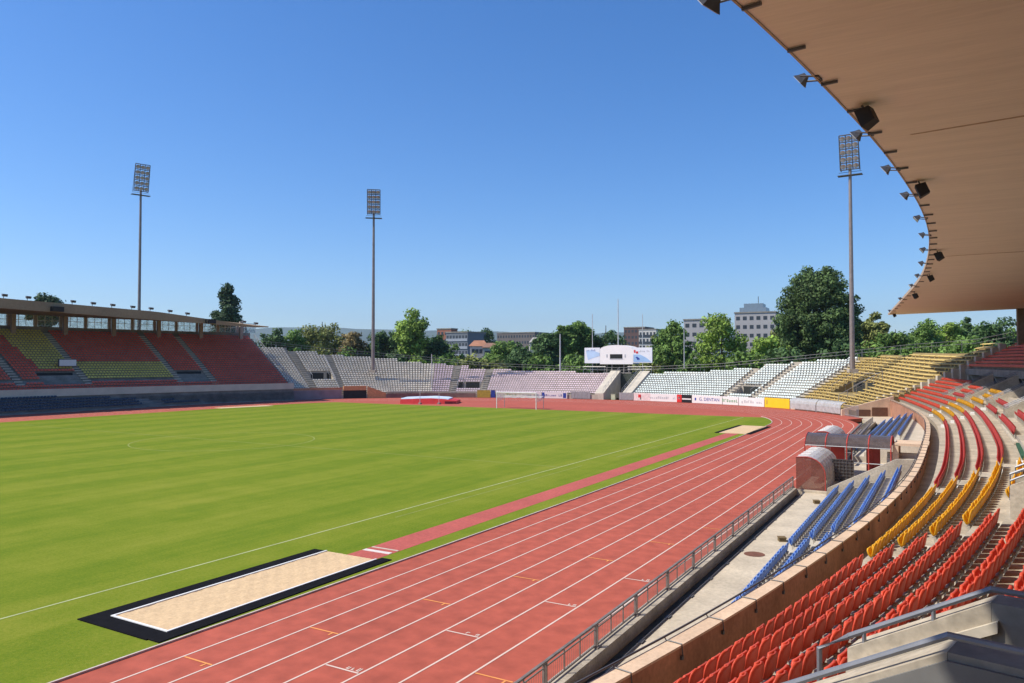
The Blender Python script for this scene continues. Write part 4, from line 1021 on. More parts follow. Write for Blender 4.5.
def pole(u, v0, v1, dep, r_, lab, name='flag_pole', cat='flag pole'):
    a = pd(u, v1, dep); b = pd(u, v0, dep); o = empty(name, (a[0], a[1], 0), lab, cat)
    m = MB(); m.tube([(a[0], a[1], a[2]), (a[0], a[1], (a[2]+b[2])/2), (a[0], a[1], b[2])], r_, 6, r_*.6); m.build('pole', mat('pole_pale', (.55, .55, .55), .5, metal=.3), o)
    m = MB(); m.box((a[0], a[1], a[2]), (.5, .5, .3)); m.build('base', CONC_D, o); return o
pole(592.6, 314, 372, 170, .11, 'thin flag pole left of the arched cabin'); pole(618.3, 299, 372, 170, .14, 'tall flag pole rising behind the middle of the arched cabin'); pole(642.8, 314, 372, 170, .11, 'thin flag pole right of the arched cabin')
pole(560.2, 334, 371, 172, .2, 'pale lamp post behind the lavender terrace', 'lamp_post', 'lamp post'); pole(684.3, 329, 368, 165, .13, 'slim pale post behind the white terrace', 'lamp_post', 'lamp post'); 
pole(431.6, 354, 392, 168, .14, 'steel post on the terrace between grey and lavender seats', 'signal_post', 'post'); pole(439, 388, 403.5, 140, .06, 'right upright of the pole vault mat', 'vault_upright', 'upright'); pole(420, 381, 403.5, 140, .06, 'left upright of the pole vault mat', 'vault_upright', 'upright')

# ------------------------------------------------------------------ floodlight masts
def mast(u, v_top, v_hb, v_base, dep, cols, rows, wpx, yaw, lab, zb=0.):
    a = pd(u, v_base, dep); o = empty('floodlight_mast', (a[0], a[1], zb), lab, 'floodlight mast', None)
    zt = EYE+(362-v_top)/FPX*dep; zhb = EYE+(362-v_hb)/FPX*dep; hh = zt-zhb; hw = wpx/FPX*dep
    m = MB(); m.tube([(a[0], a[1], zb), (a[0], a[1], (zb+zhb)/2), (a[0], a[1], zhb+.4)], .42, 10, .24); m.build('pole', mat('mast_steel', (.26, .22, .20), .5, .15, 1., metal=.4), o)
    m = MB(); m.box((a[0], a[1], zb+.25), (1.4, 1.4, .6), .4); m.build('base', CONC, o)
    X = np.array([math.cos(yaw), math.sin(yaw), 0]); N_ = np.array([X[1], -X[0], 0]); Z = np.array([0, 0, 1.])-N_*.18*-1; Z = np.array([N_[0]*.2, N_[1]*.2, 1.])
    c = np.array([a[0], a[1], zhb])+N_*.3
    m = MB()
    for i in range(cols+1): q = c+X*(-hw/2+hw*i/cols); m.tube([q, q+Z*hh], .10, 5)
    for j in range(rows+1): q = c+Z*hh*j/rows; m.tube([q-X*hw/2, q+X*hw/2], .10, 5)
    q = c-N_*1.; m.tube([c-X*hw/2, c-X*hw/2-N_*1.1, c-X*hw/2+Z*hh-N_*.2, c-X*hw/2+Z*hh], .05, 5); m.tube([c+X*hw/2, c+X*hw/2-N_*1.1, c+X*hw/2+Z*hh-N_*.2, c+X*hw/2+Z*hh], .05, 5)
    m.build('lamp_frame', DSTEEL, o)
    m = MB(); m.box((a[0], a[1], zhb-.9), (hw*1.3, 1.2, .08), yaw); m.tube([np.array([a[0], a[1], zhb-.35])-X*hw*.6, np.array([a[0], a[1], zhb-.35])+X*hw*.6], .04, 5); m.build('platform', DSTEEL, o)
    cw, ch = hw/cols, hh/rows
    for j in range(rows):
        for i in range(cols):
            q = c+X*(-hw/2+cw*(i+.5))+Z*ch*(j+.5); r_ = min(cw, ch)*.46; down = N_*.86-np.array([0, 0, .5])
            t1 = X; t2 = np.cross(down/np.linalg.norm(down), X); rg = []
            for dd, rr in ((-.45, .35), (-.1, .8), (.12, 1.), (.13, .9), (.05, .15)):
                rg.append([q+down*dd+rr*r_*(math.cos(k*math.pi/4)*t1+math.sin(k*math.pi/4)*t2) for k in range(8)])
            m = MB(); m.loft(rg); m.build('lamp', LAMP, o)
    return o
LAMP = mat('mast_lamp', (.40, .40, .41), .3, .3, 1.2, metal=.3)
mast(138.6, 164.5, 190.5, 350, 178, 3, 5, 13.5, YAW+R(42), 'floodlight mast rising behind the roofed stand', 0)
mast(373, 190, 213.5, 366, 170, 3, 5, 12.5, YAW+R(9), 'floodlight mast standing among the pale grey seats', 5.5)
mast(852.5, 135, 168.5, 370, 122, 3, 5, 17.5, YAW-R(32), 'floodlight mast standing on the yellow bench terrace', 6.2)

# ------------------------------------------------------------------ goal, mat
gl = empty('football_goal', (-62.5, 109, 0), 'white football goal with a net sagging from its crossbar at the grass end', 'goal')
GW, GH = mat('goal_white', (.80, .80, .78), .4), 2.72
xa, xb = -66.3, -58.7; yg = 109.2
m = MB(); m.tube([(xa, yg, 0), (xa, yg, GH)], .07, 8); m.build('post', GW, gl); m = MB(); m.tube([(xb, yg, 0), (xb, yg, GH)], .07, 8); m.build('post', GW, gl)
m = MB(); m.tube([(xa-.05, yg, GH), (xb+.05, yg, GH)], .07, 8); m.build('crossbar', GW, gl)
m = MB()
for x in (xa, xb): m.tube([(x, yg+2.6, 0), (x, yg+2.6, 2.2)], .05, 6)
m.build('net_post', mat('net_post_grey', (.3, .3, .3), .5), gl)
m = MB(); nn = 26; rings = []
for i in range(nn+1):
    x = xa+(xb-xa)*i/nn; sag = .75+.22*abs(math.sin(i*.55))
    pts_ = [(x, yg+.02, GH-.05), (x, yg+.6, GH-.3), (x, yg+1.4, GH-sag), (x, yg+2.6, 2.15)]; rings.append(pts_)
V = [p for r_ in rings for p in r_]; m.add(V, [(i*4+k, (i+1)*4+k, (i+1)*4+k+1, i*4+k+1) for i in range(nn) for k in range(3)])
for x in (xa, xb): m.add([(x, yg+.02, GH-.05), (x, yg+2.6, 2.15), (x, yg+2.3, 1.5), (x, yg+.5, 1.2)], [(0, 1, 2, 3)])
m.build('net', NETM, gl)
lm = empty('landing_mat', (-84, 114, 0), 'red pole vault landing mat with a pale blue and white top', 'landing mat')
A, B = gp(400, 403.8), gp(456, 404.0); d = B-A; L_ = np.linalg.norm(d); bk = np.array([-d[1], d[0], 0])/L_
RM = mat('mat_red', (.55, .03, .03), .5, .15, .8)
m = MB(); m.loft([[A+d*t, A+d*t+bk*(6.5), A+d*t+bk*6.2+[0, 0, h_], A+d*t+bk*.35+[0, 0, h_]] for t, h_ in ((0, .85), (.25, .95), (.55, 1.05), (.8, .9), (1, .55))]); m.build('mat_body', RM, lm)
m = MB(); m.loft([[A+d*t+bk*.35+[0, 0, h_], A+d*t+bk*6.2+[0, 0, h_], A+d*t+bk*6.2+[0, 0, h_+.18], A+d*t+bk*.45+[0, 0, h_+.18]] for t, h_ in ((.01, .853), (.25, .953), (.55, 1.053), (.8, .903), (.86, .78))]); m.build('top_sheet', mat('mat_pale_blue', (.55, .66, .80), .5, .18, .4), lm)
m = MB(); m.obox(A+d*.8-bk*.03, d*.2, bk*.02, (0, 0, .5)); m.build('dark_end', mat('mat_dark_red', (.16, .02, .03), .6), lm)

# ------------------------------------------------------------------ the roofed stand opposite
def LX(Y): return -124.5+(Y-52)**2/380
def LN(Y, d):
    s = (Y-52)/190.; L_ = math.hypot(1, s); return (LX(Y)-d/L_, Y+d*s/L_)
def LA(Y): return math.atan2((Y-52)/190., -1.)
LY = list(np.arange(20, 110, 2.5))+[110.3]
ls = empty('grandstand', (-124, 70, 0), 'opposite grandstand in shade under a long flat roof with glazed back wall', 'grandstand')
LZ0, LRD, LRZ = 3.1, .8, .415; NL = 25
prof = [(0, -.5), (0, LZ0)]
for k in range(NL): prof += [(.5+LRD*k, LZ0+LRZ*k), (.5+LRD*(k+1), LZ0+LRZ*k)]
prof += [(.5+LRD*NL, -.5)]
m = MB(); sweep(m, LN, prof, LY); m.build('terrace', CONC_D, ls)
m = MB(); sweep(m, LN, [(-.25, 2.35), (-.25, 3.55), (-.003, 3.55), (-.003, 2.35)], LY); m.build('front_fascia', mat('pale_fascia', (.66, .56, .42), .85, .1, .5), ls)
m = MB()
rings = []
for Y in LY:
    x = LX(Y); pr = [(-119.4, -.3)]
    for k in range(5): pr += [(max(-119.4-.85*k, x+.26), .25+.4*k), (max(-119.4-.85*(k+1), x+.26), .25+.4*k)]
    pr += [(x+.26, -.3)]; rings.append([(a, Y, z) for a, z in pr])
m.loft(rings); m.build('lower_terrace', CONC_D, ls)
m = MB(); sweep(m, LN, [(-3.2, 0), (-3.2, .9), (-3.1, .9), (-3.1, 0)], [y for y in LY if y < 60]); 
it = {'r': [], 'y': [], 'b': []}
AL = [(63.0, 1.2), (73.2, 1.3), (88.6, 1.3), (95.0, 1.3)]
for k in range(NL):
    for Y in np.arange(22, 109.8, .52):
        if any(a <= Y < a+w_ for a, w_ in AL) and k > 1: continue
        if (67 < Y < 73 or 90 < Y < 95) and 2 <= k < 7: continue
        if k == 3 and Y < 95: continue
        p = LN(Y, .5+LRD*k+.5)
        c_ = 'y' if (66.5+(24-k)*.10 < Y < 73.2 and k >= 8) or (74.5 < Y < 88.6 and 3 < k < 11) else 'r'
        it[c_].append((*p, LZ0+LRZ*k, math.pi+LA(Y)))
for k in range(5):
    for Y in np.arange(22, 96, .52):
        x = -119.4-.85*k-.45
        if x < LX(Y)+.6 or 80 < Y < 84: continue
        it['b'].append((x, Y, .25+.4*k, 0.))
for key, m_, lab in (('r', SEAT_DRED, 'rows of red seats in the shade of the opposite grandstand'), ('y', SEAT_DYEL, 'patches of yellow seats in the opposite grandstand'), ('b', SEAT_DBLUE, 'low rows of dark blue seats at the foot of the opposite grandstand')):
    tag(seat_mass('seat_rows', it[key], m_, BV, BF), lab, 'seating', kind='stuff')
for a, w_ in AL:
    m = MB()
    for k in range(NL): p = LN(a+w_/2, .5+LRD*k-.05); m.box((p[0], p[1], LZ0+LRZ*k-.08), (.4, w_, .22), LA(a))
    m.build('aisle_stair', CONC_L, ls)
for y0, y1 in ((67.2, 72.8), (90.2, 94.8)):
    m = MB(); ym = (y0+y1)/2; p = LN(ym, .5+LRD*7-.05); m.box((p[0], p[1], LZ0+LRZ*2+1.05), (.1, y1-y0, 2.1), LA(ym)); m.build('tunnel_shade_panel', DARK, ls)
p = LN(72.2, .5+LRD*8.); m = MB(); m.box((p[0], p[1], LZ0+LRZ*8+1.3), (.3, 2.9, 1.25), LA(71)); m.build('frame', DSTEEL, None)
sg = bpy.data.objects['frame'] if 'frame' in bpy.data.objects else None
q = MB(); q.box((p[0]+.2, p[1], LZ0+LRZ*8+1.3), (.1, 2.7, 1.05), LA(71)); q2 = q.build('panel', WB)
so_ = empty('blank_sign', (p[0], p[1], LZ0+LRZ*6), 'blank white box sign among the red seats of the opposite stand', 'sign')
for o in [x for x in COL.objects if x.parent is None and x.type == 'MESH' and x.name.split('.')[0] in ('frame', 'panel')]:
    o.parent = so_; o.matrix_parent_inverse = Matrix.Translation(-Vector(so_.location))
# back wall with glazing, columns
DB = .5+LRD*NL
zb_ = LZ0+LRZ*NL
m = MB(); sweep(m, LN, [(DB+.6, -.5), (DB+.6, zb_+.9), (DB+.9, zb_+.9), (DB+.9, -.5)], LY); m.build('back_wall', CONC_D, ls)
for i, Y in enumerate(np.arange(22, 108, 3.9)):
    m = MB(); ss = (Y+.25, Y+3.65); sweep(m, LN, [(DB+.7, zb_+.92), (DB+.7, zb_+3.1), (DB+.76, zb_+3.1), (DB+.76, zb_+.92)], ss); wn = m.build('window', GLASS, ls)
    m = MB()
    for t in (.02, .34, .66, .98):
        y = Y+.25+3.4*t; pp_ = LN(y, DB+.66); m.box((pp_[0], pp_[1], zb_+2.), (.06, .09, 2.1), LA(y))
    pa_, pb_ = LN(Y+.25, DB+.66), LN(Y+3.65, DB+.66); m.obox((pa_[0], pa_[1], zb_+2.), (pb_[0]-pa_[0], pb_[1]-pa_[1], 0), (-.06, 0, 0), (0, 0, .08)); m.build('mullion', WHITEP, wn)
    if i % 2 == 0:
        m = MB(); pp_ = LN(Y, DB-1.2); m.box((pp_[0], pp_[1], zb_+1.2), (.6, .7, 4.2), LA(Y)); m.build('column', mat('stand_column', (.40, .32, .26), .85), ls)
    m = MB(); pp_ = LN(Y, DB+.75); m.box((pp_[0], pp_[1], zb_+1.5), (.3, .45, 3.2), LA(Y)); m.build('pier', MATS['stand_column'], ls)
# roof
def lroof_pt(Y):
    x = LX(Y)-2.2; u, v, dep = proj((x, Y, 15.)); vt = 308+20.5*max(u, -60)/268.
    return x, EYE+(362-vt)/FPX*dep
LRY = list(np.arange(20, 103, 2.2))+[103.8]
m = MB(); rings = []
for Y in LRY:
    x, z = lroof_pt(Y); b = LN(Y, DB+2.5); th = np.interp(Y, [20, 57, 85, 103.8], [1.9, 1.55, 1.5, .35])
    rings.append([(x, Y, z), (b[0], b[1], zb_+3.0), (b[0], b[1], zb_+3.6), (x+.15, Y, z+th)])
m.loft(rings); lr = m.build('roof', mat('stand_roof_concrete', (.33, .24, .155), .9, .12, .3, .1), ls)
# pointed end
x, z = lroof_pt(103.8); b = LN(103.8, DB+2.5)
m = MB(); A = [(x, 103.81, z), (b[0], b[1]+.01, zb_+3.0), (b[0], b[1]+.01, zb_+3.6), (x+.15, 103.81, z+.35)]; T = np.array([x+.6, 106.8, z+.12]); 
m.add(A+[(T[0], T[1], T[2]), (b[0], b[1]+4, zb_+2.8), (b[0], b[1]+4, zb_+3.3), (T[0], T[1], T[2]+.2)], [(0, 1, 2, 3), (7, 6, 5, 4), (0, 4, 5, 1), (1, 5, 6, 2), (2, 6, 7, 3), (3, 7, 4, 0)]); m.build('roof_tip', MATS['stand_roof_concrete'], ls)
for u in (3, 27, 72, 92, 112, 132, 151, 170, 187, 244, 256):
    # lamp standing on the roof edge
    h = [CX+FPX*((lroof_pt(Y)[0]*_R[0]+Y*_R[1])/(lroof_pt(Y)[0]*_F[0]+Y*_F[1])) for Y in np.linspace(40, 115, 400)]
    Y = float(np.linspace(40, 115, 400)[np.argmin(abs(np.array(h)-u))]); x, z = lroof_pt(Y); z += float(np.interp(Y, [20, 57, 85, 103.8], [1.9, 1.55, 1.5, .35]))
    o = empty('roof_floodlight', (x-.3, Y, z), 'small dark floodlight standing on the roof edge of the opposite stand', 'floodlight', 'floodlights on the opposite roof')
    m = MB(); m.tube([(x-.3, Y, z-.3), (x-.3, Y, z+.45)], .05, 5); m.build('stem', DSTEEL, o)
    m = MB(); m.loft([[(x-.5, Y-.2, z+.5), (x-.5, Y+.2, z+.5), (x-.45, Y+.2, z+.75), (x-.45, Y-.2, z+.75)], [(x+.1, Y-.38, z+.28), (x+.1, Y+.38, z+.28), (x+.25, Y+.38, z+.65), (x+.25, Y-.38, z+.65)]]); m.build('housing', DSTEEL, o)
for u in (55, 209):
    h = [CX+FPX*((lroof_pt(Y)[0]*_R[0]+Y*_R[1])/(lroof_pt(Y)[0]*_F[0]+Y*_F[1])) for Y in np.linspace(40, 115, 400)]
    Y = float(np.linspace(40, 115, 400)[np.argmin(abs(np.array(h)-u))]); x, z = lroof_pt(Y)
    o = empty('loudspeaker', (x+.3, Y, z), f'black loudspeaker box on the roof fascia of the opposite stand, {"nearer" if u<100 else "farther"} one', 'loudspeaker')
    m = MB(); m.box((x+.35, Y, z+.5), (.8, 1.8, .8)); m.build('cabinet', mat('speaker_black', (.02, .018, .016)), o); m = MB(); m.box((x+.76, Y, z+.5), (.03, 1.6, .65)); m.build('grille', mat('speaker_grille', (.035, .03, .028)), o)
m = MB()
ra = [(*LN(110.6, .5+LRD*k), LZ0+LRZ*k) for k in (0, 12, 24)]
for h_ in (.5, 1.0): m.tube([(x, y, z+h_) for x, y, z in ra], .05, 5)
for k in range(0, 25, 2): q = (*LN(110.6, .5+LRD*k), LZ0+LRZ*k); m.tube([q, (q[0], q[1], q[2]+1.)], .05, 5)
m.build('end_rail', STEEL, ls)

# ------------------------------------------------------------------ trees
BARK = mat('bark', (.07, .05, .035), .95, .3, 2.)
def leafmat(nm, c): return mat('leaves_'+nm, c, .7, .35, .18, island=.45, trans=.25)
LEAF = {'deep': leafmat('deep', (.095, .155, .048)), 'dark': leafmat('dark', (0.074, 0.137, 0.044)), 'mid': leafmat('mid', (0.142, 0.238, 0.051)), 'bright': leafmat('bright', (0.239, 0.353, 0.061)), 'olive': leafmat('olive', (0.198, 0.222, 0.061)), 'conifer': leafmat('conifer', (0.054, 0.101, 0.044)), 'brown': leafmat('brown', (0.250, 0.192, 0.076))}
def tree(u, vtop, wpx, dep, kind, lab, shape='round', vbot=None, nleaf=2200, ls_=.55, cat='tree', base_z=-.6):
    b = pd(u, 362, dep); ztop = EYE+(362-vtop)/FPX*dep; wd = wpx/FPX*dep; x, y = b[0], b[1]
    zb = base_z; H = ztop-zb
    rng = np.random.RandomState(int(u*7+vtop)); o = empty('tree' if cat == 'tree' else 'shrub', (x, y, zb), lab, cat, None)
    crown0 = zb+H*{'umbrella': .62, 'cedar': .5}.get(shape, .08); wd *= .98 if shape == 'big' else 1.14; crown0 = max(crown0, ztop-1.55*wd) if shape in ('round', 'column', 'big') else crown0
    # limbs
    m = MB(); r0 = .012*H+.1; m.tube([(x, y, zb), (x+.1, y, zb+H*.3), (x-.1, y+.1, zb+H*.6), (x, y, ztop-H*.1)], r0, 7, r0*.25)
    for k in range(7):
        a = rng.rand()*6.28; z0 = zb+H*(.25+.5*rng.rand()); L_ = wd*.38*(1-.5*(z0-zb)/H); m.tube([(x, y, z0), (x+L_*.5*math.cos(a), y+L_*.5*math.sin(a), z0+L_*.35), (x+L_*math.cos(a), y+L_*math.sin(a), z0+L_*.6)], r0*.4, 5, r0*.12)
    m.build('trunk', BARK, o)
    # clumps
    nb = {'round': 64, 'column': 46, 'cedar': 60, 'cone': 70, 'big': 380, 'umbrella': 24, 'bush': 26, 'ragged': 34}[shape]
    cf = {'round': .125, 'column': .19, 'cedar': .15, 'cone': .12, 'big': .082, 'umbrella': .16, 'bush': .19, 'ragged': .14}[shape]
    C_ = []; hc = ztop-crown0
    while len(C_) < nb:
        cr = wd*cf*(.55+.9*rng.rand())
        q = rng.uniform(-1, 1, 3); l_ = np.linalg.norm(q)
        if shape in ('cone', 'cedar'):
            t = rng.rand()**(1.3 if shape == 'cone' else .8); a = rng.rand()*6.283
            rr = max(0., wd*.5*(1-t)**(.8 if shape == 'cone' else .6)*(1 if shape == 'cone' else rng.uniform(.6, 1.15))-cr*.3)*rng.uniform(.3, 1.); cr *= 1.1-.55*t
            C_.append((x+rr*math.cos(a), y+rr*math.sin(a), crown0+t*hc-cr*.4, cr)); continue
        if l_ > 1 or l_ < (.5 if shape == 'big' else .25): continue
        ex = 1. if shape == 'big' else rng.uniform(.85, 1.08)
        fz = q[2]; wq = 1-.15*max(0, fz) if shape in ('round', 'big', 'ragged') else 1.
        C_.append((x+q[0]*wq*ex*(wd*.5-cr*.55), y+q[1]*wq*ex*(wd*.5-cr*.55), crown0+hc*.5+fz*ex*(hc*.5-cr*.62), cr))
    C_ = np.array(C_); wts = C_[:, 3]**2; wts /= wts.sum(); idx = rng.choice(nb, nleaf, p=wts)
    dv = rng.normal(size=(nleaf, 3)); dv /= np.linalg.norm(dv, axis=1)[:, None]; rad_ = C_[idx, 3]*(.45+.62*rng.rand(nleaf)+.42*rng.rand(nleaf)**6)
    P = C_[idx, :3]+dv*rad_[:, None]*np.array([1, 1, .72])
    nrm = dv+rng.normal(size=(nleaf, 3))*.55+np.array([0, 0, .35]); nrm /= np.linalg.norm(nrm, axis=1)[:, None]
    t1 = np.cross(nrm, rng.normal(size=(nleaf, 3))); t1 /= np.linalg.norm(t1, axis=1)[:, None]; t2 = np.cross(nrm, t1)
    sz = ls_*(.55+.8*rng.rand(nleaf))[:, None]
    V = np.stack([P-t1*sz, P-t2*sz*.55, P+t1*sz, P+t2*sz*.55], 1).reshape(-1, 3)
    Fs = [(4*i, 4*i+1, 4*i+2, 4*i+3) for i in range(nleaf)]
    me = bpy.data.meshes.new('crown'); me.from_pydata(V.tolist(), [], Fs); me.materials.append(LEAF[kind]); me.update()
    c = bpy.data.objects.new('crown', me); COL.objects.link(c); c.parent = o; c.matrix_parent_inverse = Matrix.Translation(-Vector(o.location))
    return o
T = [
 (45, 290, 36, 170, 'conifer', 'flat-topped dark cedar peeping over the roof of the opposite stand', 'umbrella'),
 (227, 283, 44, 190, 'conifer', 'tall dark cedar with a ragged top behind the end of the opposite roof', 'cedar'),
 (272, 326, 36, 205, 'dark', 'dark low tree at the corner of the opposite stand', 'round'),
 (297, 327, 36, 210, 'mid', 'mid green round tree right of the corner of the opposite stand', 'round'),
 (322, 314, 50, 215, 'olive', 'broad olive-topped tree with an open crown left of the middle mast', 'round'),
 (352, 329, 34, 210, 'brown', 'brownish tree just left of the middle mast', 'round'),
 (384, 325, 34, 212, 'dark', 'dark tree just right of the middle mast', 'round'),
 (411, 306, 30, 205, 'bright', 'bright green tree with a pointed sparse top right of the middle mast', 'column'),
 (434, 332, 36, 210, 'dark', 'dark tree in front of the grey-blue flats', 'round'),
 (466, 327, 36, 330, 'mid', 'mid green tree behind the grey-blue flats', 'round'),
 (486, 327, 22, 330, 'dark', 'small dark tree right of the grey-blue flats', 'round'),
 (505, 338, 40, 215, 'mid', 'bushy mid green tree before the orange-roofed houses', 'round'),
 (519, 347, 34, 205, 'dark', 'dark bushy tree above the lavender seats', 'round'),
 (548, 328, 26, 205, 'dark', 'dark slim tree left of the pale lamp post', 'column'),
 (566, 321, 22, 208, 'mid', 'slim poplar beside the pale lamp post', 'column'),
 (580, 319, 24, 212, 'mid', 'slim poplar left of the arched cabin', 'column'),
 (606, 318, 44, 216, 'dark', 'wide dark tree behind the arched cabin', 'round'),
 (632, 342, 26, 205, 'olive', 'yellowish bush behind the side panel of the cabin', 'round'),
 (656, 344, 20, 205, 'dark', 'small dark tree just right of the cabin panel', 'round'),
 (673, 319, 40, 185, 'mid', 'round green tree in front of the left grey apartment wing', 'round'),
 (722, 309, 50, 180, 'bright', 'bright green leafy tree in front of the tall apartment block', 'round'),
 (768, 332, 44, 165, 'bright', 'lower yellow-green tree between the apartment block and the giant tree', 'round'),
 (818, 263, 88, 170, 'deep', 'giant dense dark green tree towering over the yellow terrace', 'big'),
 (874, 311, 30, 190, 'olive', 'olive tree just right of the mast on the yellow terrace', 'round'),
 (896, 322, 42, 185, 'mid', 'green tree below the tip of the tan roof', 'round'),
 (925, 316, 40, 200, 'mid', 'green tree under the tan roof edge', 'round'),
 (947, 316, 36, 205, 'bright', 'light green tree under the tan roof, right of the tip', 'round'),
 (968, 317, 36, 205, 'dark', 'dark spruce-like tree under the tan roof', 'cone'),
 (994, 314, 46, 190, 'dark', 'broad dark tree under the roof beside the column', 'round'),
 (905, 338, 50, 150, 'mid', 'low bushy tree behind the railing of the yellow terrace', 'round'),
 (955, 334, 60, 150, 'mid', 'low wide bush behind the upper end of the yellow terrace', 'round'),
]
for t in T:
    big = t[6] == 'big'
    tree(t[0], t[1], t[2], t[3], t[4], t[5], t[6], nleaf=60000 if big else 7500, ls_=.34 if big else .40)
for i, (u, vt, wpx, dep, k) in enumerate([(445, 350, 34, 200, 'mid'), (470, 352, 34, 198, 'olive'), (395, 350, 34, 200, 'dark'), (345, 346, 34, 200, 'mid'), (315, 343, 34, 200, 'olive'), (285, 340, 34, 198, 'mid'), (540, 352, 30, 196, 'mid'), (575, 350, 36, 196, 'mid'), (650, 356, 40, 190, 'olive'), (690, 350, 34, 172, 'mid'), (745, 348, 40, 160, 'mid'), (790, 340, 50, 150, 'dark'), (845, 338, 46, 150, 'dark'), (870, 336, 40, 160, 'mid'), (420, 352, 30, 200, 'bright'), (495, 356, 34, 198, 'olive')]):
    tree(u, vt, wpx, dep, k, 'low green bush among others behind the terrace railing', 'bush', nleaf=1500, ls_=.5, cat='shrub').__setitem__('group', 'bushes behind the terrace railing')

rb = np.random.RandomState(5)
for u in list(range(250, 690, 17))+list(range(780, 1040, 13)):
    uu = u+rb.uniform(-5, 5)
    if 468 < uu < 500 or 630 < uu < 655: continue
    tree(uu, rb.uniform(335, 342) if u < 700 else rb.uniform(319, 330), rb.uniform(24, 34), rb.uniform(226, 250), rb.choice(['dark', 'mid', 'olive', 'mid']), 'tree of the wooded belt behind the stadium, mostly hidden by nearer trees', 'round', nleaf=2600, ls_=.5)['group'] = 'trees of the belt behind the stadium'
# ------------------------------------------------------------------ buildings
def building(u0, u1, vtop, dep, dpt, wallm, lab, floors, cols, winm=None, name='apartment_block', roofm=None, skew=0., band=None):
    a, b = pd(u0, 362, dep), pd(u1, 362, dep); z1 = EYE+(362-vtop)/FPX*dep; rz = skew
    X = np.array([math.cos(rz), math.sin(rz), 0]); Yd = np.array([-X[1], X[0], 0]); A = np.array([a[0], a[1], -.6]); W_ = (u1-u0)/FPX*dep*1.0
    o = empty(name, (*(A+X*W_/2)[:2], -.6), lab, 'building'); m = MB(); m.obox(A, X*W_, Yd*dpt, (0, 0, z1+.6)); m.build('wall', wallm, o)
    m = MB(); m.obox(A-X*.2-Yd*.2+[0, 0, z1+.6], X*(W_+.4), Yd*(dpt+.4), (0, 0, .5)); m.build('roof', roofm or CONC_D, o)
    fh = (z1-.5)/floors; cw = W_/cols
    for j in range(floors):
        if band: 
            m = MB(); m.obox(A+X*.1-Yd*.25+[0, 0, .6+fh*j+.2], X*(W_-.2), Yd*.24, (0, 0, fh*.34)); m.build('balcony', band, o)
        for i in range(cols):
            m = MB(); m.obox(A+X*(cw*(i+.22))-Yd*.05+[0, 0, .6+fh*(j+.38)], X*cw*.56, Yd*.04, (0, 0, fh*.42)); m.build('window', winm, o)
    return o
WD = mat('window_dark', (.05, .06, .075), .2, .3, .5); WG = mat('render_pale_grey', (.40, .385, .385), .85, .08, .1); WBL = mat('render_grey_blue', (.16, .18, .21), .85, .1, .1); WW = mat('render_white', (.54, .52, .49), .85, .08, .1); WBR = mat('render_brown', (.12, .075, .07), .85, .1, .1)
building(446, 472, 333, 320, 14, WBL, 'grey-blue flats with stacked balconies beyond the lavender terrace', 6, 7, WD, band=mat('balcony_grey', (.32, .35, .40), .8))
o = building(437, 454, 329.5, 335, 5, mat('brick_red', (.30, .13, .09), .9), 'dark red tower block behind the grey-blue flats', 7, 4, WD)
building(497, 540, 333.5, 420, 16, mat('render_taupe', (.16, .14, .135), .85, .1, .1), 'long low taupe building on the skyline', 7, 14, WD)
building(624, 646, 328, 400, 14, WBR, 'brown block with a flat roof right of the cabin', 8, 6, WD)
building(639, 657, 330, 380, 12, WW, 'white block with dark window bands beside the brown one', 7, 5, WD, band=WD)
building(684, 712, 320.5, 260, 14, WG, 'lower pale grey apartment wing left of the tall block', 7, 4, WD, skew=R(4))
tb = building(735, 774, 313.5, 265, 16, WG, 'tall pale grey apartment block with a penthouse storey', 8, 6, WD, skew=R(4))
m = MB(); a = pd(740, 362, 266); X = np.array([math.cos(R(4)), math.sin(R(4)), 0]); Yd = np.array([-X[1], X[0], 0]); z1 = EYE+(362-313.5)/FPX*265
m.obox((a[0], a[1], z1+.5), X*9, Yd*9, (0, 0, 1.6)); m.obox(np.array([a[0], a[1], z1+2.1])+X*1.5, X*6.5, Yd*7, (0, 0, 1.4)); m.build('penthouse', mat('penthouse_glass', (.20, .26, .32), .3), tb)
m = MB(); q = np.array([a[0], a[1], z1+3.])+X*6+Yd*3; m.tube([q, q+[0, 0, 3.2]], .12, 5); m.build('aerial', DSTEEL, tb)
def house(u0, u1, vtop, veave, dep, wm, rm, lab):
    a = pd(u0, 362, dep); rz = YAW; X = np.array([math.cos(rz), math.sin(rz), 0]); Yd = np.array([-X[1], X[0], 0]); W_ = (u1-u0)/FPX*dep; ze = EYE+(362-veave)/FPX*dep; zr = EYE+(362-vtop)/FPX*dep
    A = np.array([a[0], a[1], -.6]); o = empty('house', (*(A+X*W_/2)[:2], -.6), lab, 'house'); m = MB(); m.obox(A, X*W_, Yd*10, (0, 0, ze+.6)); m.build('wall', wm, o)
    m = MB(); P = lambda x, y, z: A+X*x+Yd*y+np.array([0, 0, z+.6]); e = .5
    V = [P(-e, -e, ze+.01), P(W_+e, -e, ze+.01), P(W_+e, 10+e, ze+.01), P(-e, 10+e, ze+.01), P(W_*.2, 5, zr), P(W_*.8, 5, zr)]
    m.add(V, [(0, 1, 5, 4), (1, 2, 5), (2, 3, 4, 5), (3, 0, 4), (3, 2, 1, 0)]); m.build('roof', rm, o)
    for i in range(4):
        for j in range(2): m = MB(); m.obox(A+X*W_*(.1+.22*i)-Yd*.05+np.array([0, 0, ze+.6-2.6-3*j]), X*1.1, Yd*.04, (0, 0, 1.5)); m.build('window', WD, o)
    return o
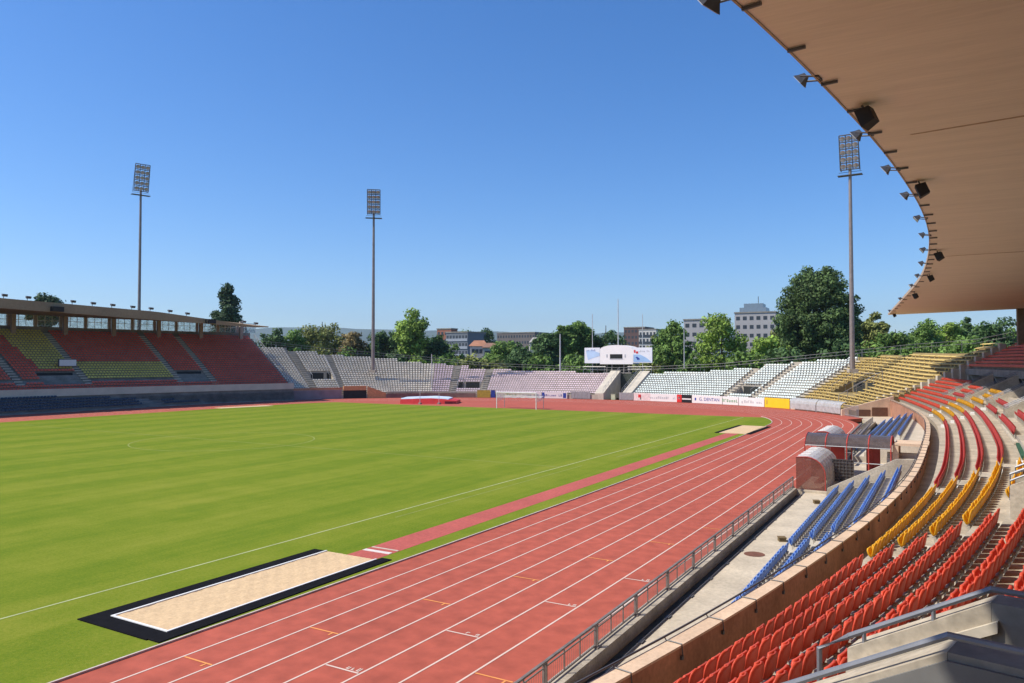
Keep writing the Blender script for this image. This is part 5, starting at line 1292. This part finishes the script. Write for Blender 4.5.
TILE = mat('roof_tile_orange', (.36, .17, .10), .9, .2, .3)
house(470, 487, 340, 346, 260, WW, TILE, 'cream house with an orange tiled roof right of the grey-blue flats')
house(483, 498, 342.5, 347.5, 250, WW, mat('roof_tile_brown', (.25, .14, .10), .9, .2, .3), 'cream house with a browner roof next to the orange-roofed one')
house(530, 546, 337, 342.5, 300, WW, mat('roof_grey', (.4, .37, .35), .9), 'pale gabled house on the skyline left of the poplars')
house(628, 640, 346, 350, 240, WW, TILE, 'pale house half hidden behind the cabin panel')

# ------------------------------------------------------------------ hills
m = MB(); V = []; us = np.linspace(-500, 1500, 160)
def ridge(u): return 333.+1.0*math.sin(u*.013+1)+.8*math.sin(u*.037)+.4*math.sin(u*.11)-4.5*math.exp(-((u-330)/130.)**2)-1.2*math.exp(-((u-520)/50.)**2)
N_ = len(us)
for lay, (dep, dv) in enumerate(((5200, 22), (6400, 0), (7400, 12))):
    for u in us: p = pd(u, ridge(u)+dv, dep); V.append((p[0], p[1], p[2] if lay < 2 else p[2]))
Fs = [(l*N_+i, l*N_+i+1, (l+1)*N_+i+1, (l+1)*N_+i) for l in range(2) for i in range(N_-1)]
for i in range(N_): p = pd(us[i], 370, 4300); V.append((p[0], p[1], -.6))
Fs += [(3*N_+i, 3*N_+i+1, i+1, i) for i in range(N_-1)]
m.add(V, Fs); tag(m.build('hills', mat('hill_woods', (.06, .085, .05), .95, .35, .004), None, True), kind='structure')
m = MB(); m.box((0, 3000, 329.), (15000, 15000, 662.))
hz = bpy.data.materials.new('air_haze'); hz.use_nodes = True; N = hz.node_tree.nodes; N.remove(N['Principled BSDF']); pv = N.new('ShaderNodeVolumePrincipled')
pv.inputs['Color'].default_value = (.62, .80, 1.0, 1); pv.inputs['Density'].default_value = .8e-4; pv.inputs['Anisotropy'].default_value = .2
hz.node_tree.links.new(pv.outputs[0], N['Material Output'].inputs['Volume'])
tag(m.build('haze', hz), kind='stuff')
print('individual seats', n_ind, 'blue', nb, 'benches', nbench, 'objects', len(bpy.data.objects))
